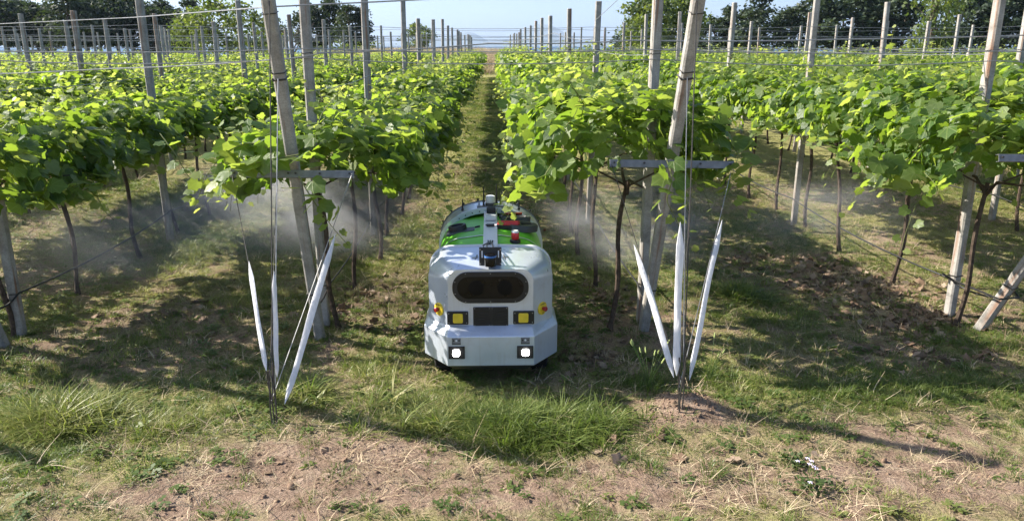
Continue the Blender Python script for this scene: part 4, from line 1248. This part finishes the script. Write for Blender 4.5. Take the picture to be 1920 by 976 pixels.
x = np.concatenate([x, x2, x3]); y = np.concatenate([y, y2, y3])
v = veg_density(x, y)
tall = rg.random(len(x)) < np.clip((v - .62) * .8, 0, .3)
weed = (rg.random(len(x)) < .16) & (y < 9)
idx = np.where(tall, rg.integers(4, 8, len(x)), rg.integers(0, 4, len(x))); idx = np.where(weed, rg.integers(8, 11, len(x)), idx)
scl = rg.uniform(.6, 1.25, len(x)) * (1 + np.clip(y - 14, 0, 40) * .03)
patch = fbm(x * .8, y * .8, 91, 3)
tint = np.clip(rg.beta(2, 2.5, len(x)) * .6 + (patch - .40) * 1.5 - .15 * (v - .4), 0, 1)
tint = np.clip(tint + np.where(y > 8, np.where(np.abs(x) < 1.2, .26, .28), 0), 0, 1)
rot = np.stack([rg.normal(0, .12, len(x)), rg.normal(0, .12, len(x)), rg.uniform(0, 6.28, len(x))], 1)
gn_scatter('grass', tp, np.stack([x, y, gh(x, y) - .004], 1), rot, scl, idx, tint, M['grass'], 'patchy short green grass and weeds between the vine rows')
# long lush grass in front of the robot and at the left
tp = [blade_tpl(rg, 18, .07, .08, .19, .0105, 1.3, 4) for _ in range(5)] + [blade_tpl(rg, 22, .07, .06, .14, .005, .8, 3) for _ in range(3)]
pts = []
for px, py, rx, ry, n, a in [(890, 780, .48, .25, 380, 0), (985, 805, .33, .24, 220, 0), (800, 760, .35, .25, 180, 1), (1090, 800, .30, .18, 150, 0), (125, 785, .30, .18, 480, 0), (60, 700, .5, .5, 30, 1), (1680, 730, 1.0, .3, 300, 1), (1440, 600, .5, .3, 90, 1),
                             (1385, 555, .22, .2, 110, 0), (350, 480, .3, .5, 150, 1), (480, 560, .3, .35, 80, 1), (250, 640, .45, .4, 60, 1), (310, 800, .2, .16, 110, 1), (720, 700, .2, .3, 60, 1), (560, 745, .16, .12, 40, 0),
                             (1210, 720, .16, .14, 60, 1), (1330, 705, .14, .12, 45, 1), (770, 430, .2, 1.2, 130, 1), (1850, 640, .6, .3, 130, 1), (300, 380, .6, 1.0, 170, 1)]:
    c = at_h(px, py)
    for _ in range(n):
        pts.append((rg.normal(c.x, rx * .62), rg.normal(c.y, ry * .62), a))
pts = np.array(pts); x, y = pts[:, 0], pts[:, 1]
n = len(x)
idx = np.where(pts[:, 2] == 0, rg.integers(0, 5, n), rg.integers(5, 8, n))
rot = np.stack([rg.normal(0, .2, n), rg.normal(0, .2, n), rg.uniform(0, 6.28, n)], 1)
ttint = np.clip(rg.normal(.42, .17, n) + np.where(x < -.25, .30, 0), 0, .95)
gn_scatter('tall_grass', tp, np.stack([x, y, gh(x, y) - .01], 1), rot, rg.uniform(.6, 1.15, n) * np.where((np.abs(x) < .8) & (y > 5.15), .5, 1), idx, ttint, M['grass'], 'long lush grass in front of the robot and at the left')
# dry straw and stalks
tp = [blade_tpl(rg, 16, .09, .015, .055, .0042, 2.6, 2) for _ in range(4)] + [blade_tpl(rg, 16, .05, .04, .11, .003, .6, 2) for _ in range(3)]
dryc = [(at_h(px, py), r1, r2, w) for px, py, r1, r2, w in [(330, 820, .45, .3, .9), (770, 560, .18, .9, .9), (780, 660, .25, .3, .7), (640, 870, .9, .3, .5), (1150, 900, 1.3, .3, .2), (1550, 870, 1.3, .3, .2), (380, 720, .4, .4, .7), (1700, 780, .9, .2, .5), (870, 300, .5, 2.5, .6), (1470, 690, .5, .3, .5)]]
def dry(x, y):
    d = .30 + .5 * np.clip(fbm(x * .9, y * .9, 33, 3) - .45, 0, 1)
    for c, r1, r2, w in dryc: d = d + w * np.exp(-(((x - c.x) / r1) ** 2 + ((y - c.y) / r2) ** 2))
    return np.clip(d, 0, 1)
x, y = scatter_set(42000, 3.5, 18, lambda x, y: dry(x, y) * .9)
x2, y2 = rg.normal(-.4, .35, 1100), rg.uniform(9, 60, 1100)
x = np.concatenate([x, x2]); y = np.concatenate([y, y2])
n = len(x); up = rg.random(n) < .16 * (y > 5.0)
idx = np.where(up, rg.integers(4, 7, n), rg.integers(0, 4, n))
rot = np.stack([rg.normal(0, .2, n), rg.normal(0, .2, n), rg.uniform(0, 6.28, n)], 1)
gn_scatter('dry_grass', tp, np.stack([x, y, gh(x, y) - .002], 1), rot, rg.uniform(.6, 1.3, n) * (1 + np.clip(y - 14, 0, 40) * .02), idx, rg.beta(2, 2, n), M['straw'], 'dry straw and withered stalks lying on the soil')
# fallen leaves
def fallen_tpl(rg):
    V0, F0 = TPL['vine']; V = V0.copy(); V[:, 2] = rg.normal(0, .09, len(V)) + .22 * V[:, 0] ** 2 * rg.uniform(-1, 2) + .06
    return V, F0
tp = [fallen_tpl(rg) for _ in range(7)]
lit = [(at_h(px, py), r1, r2, n) for px, py, r1, r2, n in [(1600, 545, .8, .5, 330), (1530, 500, .5, .5, 160), (1720, 600, .6, .4, 190), (1130, 560, .35, .9, 110), (1120, 680, .35, .3, 50), (690, 560, .4, .6, 80), (640, 600, .35, .3, 50), (780, 600, .2, .8, 60), (1400, 490, .4, .4, 70), (320, 590, .5, .4, 50), (880, 330, .4, 1.5, 40), (1000, 600, .2, .5, 25), (1250, 850, 1.5, .5, 14), (600, 880, .9, .3, 5), (1750, 660, .7, .4, 70)]]
pts = np.concatenate([np.stack([rg.normal(c.x, r1 * .6, n), rg.normal(c.y, r2 * .6, n)], 1) for c, r1, r2, n in lit])
x, y = pts[:, 0], pts[:, 1]; n = len(x)
rot = np.stack([rg.normal(0, .45, n), rg.normal(0, .45, n), rg.uniform(0, 6.28, n)], 1)
gn_scatter('leaf_litter', tp, np.stack([x, y, gh(x, y) + .006], 1), rot, rg.uniform(.045, .105, n), rg.integers(0, 7, n), rg.beta(2, 2, n), M['dead_leaf'], 'fallen brown vine leaves scattered under the rows')
# clods
def clod_tpl(rg):
    bm = bmesh.new(); bmesh.ops.create_icosphere(bm, subdivisions=1, radius=1)
    V = np.array([tuple(v.co) for v in bm.verts]); F = np.array([[v.index for v in f.verts] for f in bm.faces]); bm.free()
    return V * rg.uniform(.6, 1.2, (len(V), 1)) * np.array([1, .85, .6]), F
tp = [clod_tpl(rg) for _ in range(5)]
x, y = scatter_set(22000, 3.5, 10, lambda x, y: np.clip(.75 - veg_density(x, y) * 1.6, 0.02, 1))
xm, ym = rg.normal(MOUND.x, .18, 220), rg.normal(MOUND.y, .15, 220)
x = np.concatenate([x, xm]); y = np.concatenate([y, ym]); n = len(x)
gn_scatter('soil_clods', tp, np.stack([x, y, gh(x, y)], 1), rg.uniform(0, 6, (n, 3)), rg.gamma(1.6, .005, n) + .003, rg.integers(0, 5, n), rg.random(n), M['clod'], 'small dry clods of earth on the bare soil')

# ------------------------------------------------------------------ single plants one can point at
def tuft(px, py, n, rad, h0, h1, label, seed, w=.005, lean=.8, seeds=0, name='grass_tuft'):
    rr = np.random.default_rng(seed); p = at_h(px, py)
    V, F = blade_tpl(rr, n, rad, h0, h1, w, lean, 4)
    t = np.repeat(np.clip(rr.normal(.4, .2, n), 0, 1), 10)
    e = None
    me = np_mesh('blades', V, [F], M['tuft_grass'], t)
    if not seeds:
        o = link(name, me, None, (p.x, p.y, g1(p.x, p.y) - .008)); tag(o, label, 'grass tuft', 'grass tufts on the bare soil'); return o
    e = empty(name, (p.x, p.y, g1(p.x, p.y) - .008), label, 'grass tuft', 'foxtail grasses')
    b = link('blades', me, e)
    for i in range(seeds):
        a = rr.uniform(0, 6.28); L = rr.uniform(.26, .42); dx, dy = .35 * L * math.cos(a), .35 * L * math.sin(a)
        pts = [(dx * t ** 1.6, dy * t ** 1.6, L * t) for t in np.linspace(0, 1, 6)]
        mb = MB(); mb.tube(pts, .0018, 4); mb.build('stalk', M['tuft_grass'], e)
        q = Vector(pts[-1]); d = (q - Vector(pts[-2])).normalized()
        mb = MB(); mb.tube([q, q + d * .012, q + d * .035, q + d * .05], [.002, .007, .006, .001], 7); mb.build('seed_head', M['seed_head'], e, smooth=True)
for i, (px, py, n, rad, h, lab) in enumerate([
        (1225, 880, 90, .07, .10, 'round green grass tuft on bare soil below the right anchor'),
        (1335, 884, 120, .09, .10, 'wider green grass tuft right of the round one on bare soil'),
        (1090, 952, 60, .05, .07, 'small grass tuft at the bottom edge right of centre'),
        (1140, 965, 70, .07, .06, 'low grass tuft cut by the bottom edge beside a smaller one'),
        (690, 958, 60, .06, .06, 'small grass tuft at the bottom edge left of centre'),
        (640, 890, 130, .12, .08, 'broad low grass patch on bare soil left of centre'),
        (1160, 860, 60, .06, .06, 'dark small grass tuft just in front of the long grass'),
        (1500, 800, 110, .10, .10, 'grass tuft beside the long post shadow right of the anchor'),
        (1430, 785, 120, .11, .11, 'grass tuft nearest the right anchor mound'),
        (1730, 900, 70, .08, .06, 'thin grass tuft in the bottom right soil'),
        (450, 900, 80, .08, .08, 'ragged grass tuft at the lower left edge of the soil'),
        (870, 950, 50, .06, .06, 'sparse grass tuft at the bottom middle'),
        (960, 905, 60, .06, .06, 'grass tuft between the long grass and the bottom edge')]):
    tuft(px, py, n, rad, h * .4, h, lab, 40 + i)
tuft(1215, 740, 40, .07, .08, .2, 'foxtail grass with pale seed heads left of the right anchor', 90, seeds=11, name='foxtail_grass')
tuft(1330, 715, 36, .07, .08, .2, 'foxtail grass with few seed heads right of the right anchor', 91, seeds=5, name='foxtail_grass')
tuft(575, 745, 26, .04, .15, .34, 'coarse broad-bladed grass clump beside the left anchor', 92, w=.012, lean=.9, name='grass_clump')
def flower_weed(px, py, label, seed, leaves, flowers, spread):
    rr = np.random.default_rng(seed); p = at_h(px, py)
    e = empty('flowering_weed', (p.x, p.y, g1(p.x, p.y)), label, 'flowering weed', 'pale flowering weeds')
    P = np.stack([rr.normal(0, spread, leaves), rr.normal(0, spread, leaves), rr.uniform(.01, .09, leaves)], 1)
    R = frames(np.array([[0, 0, 1.]]) + rr.normal(0, .5, (leaves, 3)), rr.normal(0, 1, (leaves, 3)))
    f = link('foliage', leaf_mesh('foliage', P, R, rr.uniform(.025, .05, leaves), rr.uniform(.1, .6, leaves), 'oval', M['shrub_leaf']), e); f['kind'] = 'stuff'
    for i in range(flowers):
        c = Vector((rr.normal(0, spread * .9), rr.normal(0, spread * .9), rr.uniform(.09, .14)))
        mb = MB(); mb.tube([(c.x * .8, c.y * .8, 0), c], .0015, 4); mb.build('stalk', M['green_stem'], e)
        mb = MB()
        for k in range(5):
            a = k * 1.2566 + rr.random() * .2; q = lambda r, b, z: c + Vector((r * math.cos(a + b), r * math.sin(a + b), z))
            mb.add([c, q(.009, -.45, .003), q(.015, -.22, .002), q(.016, 0, .0), q(.015, .22, .002), q(.009, .45, .003)], [(0, 1, 2, 3, 4, 5)])
        fl = mb.build('flower', M['petal'], e)
        mb = MB(); mb.lathe([(0, 0), (.004, 0), (.003, .004), (0, .005)], 6, Matrix.Translation(c)); mb.build('flower_eye', M['petal_eye'], fl)
flower_weed(1520, 915, 'low weed with pale lilac flowers on the bottom right soil', 3, 130, 5, .075)
flower_weed(1490, 872, 'tiny weed with one or two lilac flowers behind the bigger one', 4, 90, 2, .05)

# ------------------------------------------------------------------ trees beyond the vineyard
def crown_arrays(rr, shape, n_clump, per, leaf, spread):
    C = []
    while len(C) < n_clump:
        p = rr.uniform(-1, 1, 3)
        if shape(p, rr): C.append(p)
    return np.array(C)
def tree_variant(kind, seed):
    """unit tree: height 1, returns trunk mesh, crown mesh"""
    rr = np.random.default_rng(seed)
    if kind == 'pine':
        z0, wid = .27, .26
        env = lambda z: wid * (.55 + .55 * math.sin(math.pi * min(1, z * .92 + .12)) ** .7) * (1 - .55 * max(0, z - .75) / .25)
        nc, per, ls, sp, m = 85, 40, .024, .042, 'pine_leaf'
    elif kind == 'cypress':
        z0, wid = .10, .17
        env = lambda z: wid * (math.sin(math.pi * (z * .80 + .18)) ** .8) + .02
        nc, per, ls, sp, m = 80, 38, .022, .036, 'pine_leaf'
    elif kind == 'round':
        z0, wid = .18, .44
        env = lambda z: wid * math.sqrt(max(.02, 1 - (2 * z - .95) ** 2))
        nc, per, ls, sp, m = 95, 42, .028, .055, 'broad_leaf'
    else:   # airy broadleaf
        z0, wid = .14, .40
        env = lambda z: wid * math.sqrt(max(.03, 1 - (2 * z - .9) ** 2)) * (.8 + .3 * math.sin(z * 9 + seed))
        nc, per, ls, sp, m = 85, 26, .026, .065, 'broad_leaf'
    C = []
    ph = rr.uniform(0, 6, 3)
    for _ in range(nc):
        z = rr.random() ** .9; a = rr.uniform(0, 6.283)
        e = env(z) * (1 + .28 * math.sin(3 * a + ph[0] + 5 * z) + .2 * math.sin(2 * a - 9 * z + ph[1]))
        r = e * math.sqrt(rr.uniform(.15, 1))
        C.append((r * math.cos(a), r * math.sin(a), z0 + (1 - z0) * z * .97))
    C = np.array(C); C = C[rr.random(len(C)) > .08]
    P = np.repeat(C, per, 0) + rr.normal(0, sp, (len(C) * per, 3)) * np.array([1, 1, .75])
    n = len(P)
    N = rr.normal(0, .7, (n, 3)) + np.array([0, 0, .55]); T = rr.normal(0, 1, (n, 3)) + np.array([0, 0, -.3])
    ct = rr.uniform(0, .6, len(C))
    t = np.clip(np.repeat(ct, per) + rr.normal(.15, .14, n), 0, 1)
    crown = leaf_mesh('crown', P, frames(N, T), rr.uniform(.7, 1.4, n) * ls * 1.9, t, 'oval', M[m])
    mb = MB()
    hh = .92 if kind in ('pine', 'cypress') else .55
    bend = rr.normal(0, .015, 2)
    tp_ = [(bend[0] * math.sin(q * 4), bend[1] * math.sin(q * 3), q * hh) for q in np.linspace(-.02, 1, 7)]
    mb.tube(tp_, [.022 - .017 * i / 6 for i in range(7)], 7)
    for k in range(11):
        c = C[int(rr.integers(len(C)))]; zb = max(.08, min(hh * .9, c[2] - .5 * math.hypot(c[0], c[1]) - .03))
        mb.tube([(0, 0, zb), (c[0] * .5, c[1] * .5, zb + (c[2] - zb) * .4), tuple(c)], [.009, .006, .002], 5)
    o = mb.build('trunk', M['tree_bark'], None, smooth=True); tm = o.data; bpy.data.objects.remove(o)
    return tm, crown
TV = {k: [tree_variant(k, 60 + 7 * i + len(k)) for i in range(3)] for k in ('pine', 'cypress', 'round', 'airy')}
def tree(kind, px, top_py, dist, label, var=0, widen=1.0, name=None, group='trees beyond the vineyard'):
    p = at_y(px, 85, dist); h = at_y(px, top_py, dist).z
    z = g1(p.x, p.y)
    e = empty(name or {'pine': 'pine_tree', 'cypress': 'cypress_tree', 'round': 'leafy_tree', 'airy': 'leafy_tree'}[kind], (p.x, p.y, z), label, 'tree', group)
    tm, cm = TV[kind][var]
    for nm, me in (('trunk', tm), ('crown', cm)):
        o = link(nm, me, e); o.scale = ((h - z) * widen, (h - z) * widen, h - z); o.rotation_euler = (0, 0, px * .37)
        if nm == 'crown': o['kind'] = 'stuff'
for args in [
    ('pine', 18, -1, 118, 'dark pine at the far left edge of the tree line', 0, 1.2), ('cypress', 70, 5, 122, 'dark narrow pine second from the left edge', 1, 1.3),
    ('pine', 88, 9, 126, 'shorter dark pine behind the second one from the left', 2, 1.1),
    ('pine', 140, -19, 116, 'tall broad dark pine between the left edge and third post', 1, 1.35), ('pine', 165, -14, 121, 'tall pine overlapping the broad dark pine at left', 2, 1.2),
    ('pine', 222, -3, 118, 'lighter-topped pine right of the broad dark pine', 0, 1.15), ('pine', 252, -9, 121, 'bushy pine with sunlit crown left of the tall grey post', 2, 1.2),
    ('cypress', 290, 12, 119, 'dark conifer just left of the tall grey post', 2, 1.6), ('pine', 330, 19, 123, 'low dark pine behind the airy tree', 1, 1.4), ('cypress', 362, 0, 125, 'spiky dark conifer top above the airy tree', 0, 1.1),
    ('pine', 48, -4, 130, 'dark pine between the two leftmost pines', 2, 1.3), ('pine', 192, -8, 130, 'dark pine filling behind the lighter-topped pine', 1, 1.2), ('pine', 310, 2, 131, 'dark pine behind the tall grey post at left', 0, 1.3), 
    ('airy', 405, -2, 78, 'airy sunlit yellow-green tree nearest on the left', 0, 1.15), ('airy', 458, 6, 82, 'second airy yellow-green tree right of the nearest', 1, 1.0), ('airy', 350, 24, 84, 'small airy tree left of the nearest yellow-green tree', 2, .9),
    ('round', 508, 34, 112, 'dark round tree behind the left leaning post', 2, 1.0), ('pine', 585, 12, 117, 'dark leafy pine right of the left front post', 1, 1.2), ('pine', 622, -2, 118, 'tall loose pine between the left front posts', 0, 1.0),
    ('cypress', 655, 10, 112, 'dark pointed conifer, left of a close pair', 0, 1.5), ('cypress', 678, 14, 113, 'dark pointed conifer, right of a close pair', 1, 1.4),
    ('round', 785, 45, 108, 'small round tree standing alone near the alley end', 0, 1.25),
    ('round', 1222, -14, 92, 'big round green tree behind the right front post', 1, 1.0), ('round', 1270, -6, 96, 'round green tree right of the biggest round one', 2, .95), ('pine', 1190, 50, 118, 'low dark tree at the left foot of the round tree', 2, 2.0),
    ('pine', 1335, 34, 118, 'low dark tree right of the leaning post', 1, 1.8), ('cypress', 1368, 8, 117, 'pointed dark conifer right of the leaning post', 2, 1.4), ('cypress', 1422, -12, 112, 'tall dark cypress with ragged top left of the gap', 0, 1.4), ('cypress', 1400, 18, 116, 'shorter dark cypress beside the ragged one', 1, 1.6),
    ('pine', 1480, 12, 114, 'dark pine right of the sky gap', 2, 1.4), ('pine', 1530, -16, 112, 'tall pine behind the second right row post', 0, 1.3), ('pine', 1572, -6, 116, 'dense dark pine in the right tree line', 1, 1.3), ('cypress', 1612, -18, 113, 'tall dark cypress in the right tree line', 2, 1.7), ('pine', 1650, -10, 117, 'dark pine left of the ivy-clad tree', 2, 1.2), ('cypress', 1690, -14, 114, 'dark cypress just left of the ivy-clad tree', 1, 1.6),
    ('airy', 1748, -60, 74, 'ivy-clad tree with a thick trunk in the right tree line', 1, .75),
    ('pine', 1800, -20, 112, 'tall dark pine right of the ivy-clad tree', 1, 1.2), ('cypress', 1838, -10, 114, 'dark cypress near the right edge', 0, 1.7), ('pine', 1880, -22, 110, 'tall dark pine beside the right edge post', 0, 1.25), ('pine', 1925, -12, 112, 'dark pine cut by the right edge', 2, 1.3),
    ('pine', 1975, -16, 113, 'dark pine outside the right edge', 1, 1.3), ('pine', -40, -5, 118, 'dark pine outside the left edge', 2, 1.3)]:
    tree(*args)
# ivy on the thick trunk
p = at_y(1742, 85, 73.0)
rr = np.random.default_rng(5)
n = 1500; a = rr.uniform(0, 6.28, n); z = rr.uniform(.2, 7.5, n); R_ = .55 + .18 * np.sin(z * 2.1) + rr.normal(0, .16, n)
P = np.stack([R_ * np.cos(a), R_ * np.sin(a), z], 1)
e = next(o for o in COL.objects if str(o.get('label', '')).startswith('ivy-clad')); off = Vector((p.x, p.y, 0)) - e.location
f = link('ivy', leaf_mesh('ivy', P, frames(np.stack([np.cos(a), np.sin(a), np.full(n, .6)], 1) + rr.normal(0, .4, (n, 3)), rr.normal(0, 1, (n, 3)) + np.array([0, 0, -1])), rr.uniform(.12, .22, n), rr.uniform(.1, .8, n), 'oval', M['broad_leaf']), e, off); f['kind'] = 'stuff'
MB().tube([(0, 0, -.2), (.05, 0, 3), (0, .1, 8.5)], [.42, .34, .28], 9).build('trunk', M['tree_bark'], e, smooth=True, loc=off)
# bare tree
def bare_tree(px, top, dist, label):
    rr = random.Random(3); p = at_y(px, 85, dist); h = at_y(px, top, dist).z
    mb = MB()
    def grow(q, d, L, r, lv):
        e = q + d * L; mid = q.lerp(e, .5) + Vector((rr.gauss(0, .06), rr.gauss(0, .06), rr.gauss(0, .03))) * L
        mb.tube([q, mid, e], [r, r * .8, r * .6], 5)
        if lv == 0: return
        for _ in range(3 if lv > 1 else 4):
            nd = (d + Vector((rr.gauss(0, .55), rr.gauss(0, .55), rr.gauss(.1, .35)))).normalized()
            grow(q.lerp(e, rr.uniform(.55, 1)), nd, L * rr.uniform(.55, .8), r * .55, lv - 1)
    grow(Vector((0, 0, -.2)), Vector((.05, 0, 1)).normalized(), h * .42, .16, 4)
    e = empty('bare_tree', (p.x, p.y, 0), label, 'tree', 'trees beyond the vineyard')
    mb.build('trunk', M['tree_bark'], e, smooth=True)
bare_tree(545, 18, 88, 'bare leafless branching tree right of the left leaning post')

# scrub along the field edge, dry field, brush at the alley end
def scrub(name, cs, material, size, label, per=46, cat='undergrowth'):
    rr = np.random.default_rng(len(cs)); P, t = [], []
    for x, y, h, w in cs:
        k = per; q = np.stack([rr.normal(0, w * .5, k), rr.normal(0, w * .5, k), np.abs(rr.normal(0, h * .5, k))], 1)
        q[:, 2] = np.minimum(q[:, 2], h * 1.1); P.append(q + np.array([x, y, g1(x, y)])); t.append(np.clip(rr.normal(rr.uniform(.15, .7), .15, k), 0, 1))
    P = np.concatenate(P); t = np.concatenate(t); n = len(P)
    R = frames(rr.normal(0, .6, (n, 3)) + np.array([0, 0, .7]), rr.normal(0, 1, (n, 3)))
    o = link(name, leaf_mesh(name, P, R, rr.uniform(.6, 1.4, n) * size, t, 'oval', M[material])); tag(o, label, cat, kind='stuff')
rr = random.Random(9)
cs = [(rr.uniform(9, 72), rr.uniform(40, 98), rr.uniform(1.2, 2.3), rr.uniform(1.4, 2.4)) for _ in range(420)]
cs = [c for c in cs if c[1] > 36 + max(0, 16 - c[0]) * 4] + [(rr.uniform(-78, -14), rr.uniform(84, 108), rr.uniform(.9, 2.0), rr.uniform(1.3, 2.4)) for _ in range(220)]
scrub('undergrowth', cs, 'shrub_leaf', .34, 'green scrub along the field edge under the trees')
cs = [(rr.uniform(15, 75), rr.uniform(100, 112), rr.uniform(2.5, 4.2), rr.uniform(2, 3)) for _ in range(60)]
scrub('dark_thicket', cs, 'pine_leaf', .45, 'dark thicket below the right tree line', 60, 'thicket')
tp = [blade_tpl(rg, 26, .35, .5, 1.15, .022, .35, 2) for _ in range(4)]
x, y = rg.uniform(-24, 12, 9000), rg.uniform(69, 112, 9000)
n = len(x)
gn_scatter('tall_dry_grass', tp, np.stack([x, y, gh(x, y)], 1), np.stack([rg.normal(0, .1, n), rg.normal(0, .1, n), rg.uniform(0, 6.28, n)], 1), rg.uniform(.5, 1.1, n), rg.integers(0, 4, n), rg.uniform(.75, 1, n), M['straw'], 'tall bleached dry grass beyond the alley end')
x, y = rg.uniform(-70, 20, 2500), rg.uniform(95, 130, 2500); n = len(x)
# brush pile at the alley end
p = at_h(917, 143)
rr2 = np.random.default_rng(6)
mb = MB()
for _ in range(130):
    c = Vector((rr2.normal(0, .65), rr2.normal(0, .3), abs(rr2.normal(.25, .28)))); d = Vector((rr2.normal(0, 1), rr2.normal(0, .6), rr2.normal(.1, .4))).normalized() * rr2.uniform(.3, .7)
    mb.tube([c - d * .5, c + Vector((0, 0, .05)), c + d * .5], .02, 4)
o = mb.build('brush_pile', M['bark'], None, loc=(p.x, p.y + .6, 0)); tag(o, 'dark pile of cut brush at the far end of the alley', 'brush pile')

# ------------------------------------------------------------------ spray mist drifting from the robot
def mist(name, c, rad, dens, label, seed, tilt=(0, 0, 0)):
    bm = bmesh.new(); bmesh.ops.create_icosphere(bm, subdivisions=3, radius=1.0)
    me = bpy.data.meshes.new(name); bm.to_mesh(me); bm.free()
    m = bpy.data.materials.new(name); m.use_nodes = True; nt = m.node_tree; nt.nodes.clear()
    out = nn(nt, 'ShaderNodeOutputMaterial'); pv = nn(nt, 'ShaderNodeVolumePrincipled')
    pv.inputs['Color'].default_value = (.93, .96, 1, 1); pv.inputs['Anisotropy'].default_value = .0
    tc = nn(nt, 'ShaderNodeTexCoord')
    ln = nn(nt, 'ShaderNodeVectorMath', operation='LENGTH'); nt.links.new(tc.outputs['Object'], ln.inputs[0])
    mr = nn(nt, 'ShaderNodeMapRange', interpolation_type='SMOOTHSTEP'); mr.inputs[1].default_value = .98; mr.inputs[2].default_value = .05
    nt.links.new(ln.outputs['Value'], mr.inputs[0])
    ad = nn(nt, 'ShaderNodeVectorMath', operation='ADD'); ad.inputs[1].default_value = (seed, seed * 2, 0); nt.links.new(tc.outputs['Object'], ad.inputs[0])
    nz = nn(nt, 'ShaderNodeTexNoise', Scale=2.2, Detail=3.0); nt.links.new(ad.outputs[0], nz.inputs[0])
    mn = nn(nt, 'ShaderNodeMapRange'); mn.inputs[1].default_value = .38; mn.inputs[2].default_value = .68; nt.links.new(nz.outputs[0], mn.inputs[0])
    mu = nn(nt, 'ShaderNodeMath', operation='MULTIPLY'); nt.links.new(mr.outputs[0], mu.inputs[0]); nt.links.new(mn.outputs[0], mu.inputs[1])
    m2 = nn(nt, 'ShaderNodeMath', operation='MULTIPLY'); m2.inputs[1].default_value = dens; nt.links.new(mu.outputs[0], m2.inputs[0])
    nt.links.new(m2.outputs[0], pv.inputs['Density']); nt.links.new(pv.outputs[0], out.inputs['Volume'])
    me.materials.append(m)
    o = link(name, me, None, c); o.scale = rad; o.rotation_euler = tilt
    tag(o, label, 'mist', 'drifting spray mist', 'stuff')
mist('spray_mist', (-2.35, 8.7, .95), (2.3, 1.5, .72), 1.15, 'pale spray mist drifting under the vines left of the robot', 1.3)
mist('spray_mist', (-1.35, 7.9, .95), (1.05, .6, .5), 2.2, 'thin spray jet fanning out left behind the robot', 4.1, (0, RAD(12), 0))
mist('spray_mist', (1.55, 8.1, .85), (1.4, 1.0, .65), 1.2, 'thin spray mist under the vines right of the robot', 7.7)
mist('spray_mist', (-3.9, 7.9, .75), (1.9, 1.3, .65), .55, 'faint spray mist under the second row left of the robot', 9.2)
mist('spray_mist', (3.7, 8.6, .8), (1.6, 1.2, .6), .38, 'faint spray mist under the second row right of the robot', 5.4)

# ------------------------------------------------------------------ air
hb = MB(); hb.box((0, 7000, 260), (26000, 17600, 600))
hz = hb.build('haze', simple('haze_tmp', (1, 1, 1)))
hz.data.materials.clear()
m = bpy.data.materials.new('haze_air'); m.use_nodes = True; nt = m.node_tree; nt.nodes.clear()
out = nn(nt, 'ShaderNodeOutputMaterial'); pv = nn(nt, 'ShaderNodeVolumePrincipled')
pv.inputs['Color'].default_value = (.56, .72, .95, 1); pv.inputs['Density'].default_value = 0.9e-4; pv.inputs['Anisotropy'].default_value = .2
nt.links.new(pv.outputs[0], out.inputs['Volume']); hz.data.materials.append(m)
tag(hz, 'thin bluish air fading the far mountains', 'haze', kind='stuff')
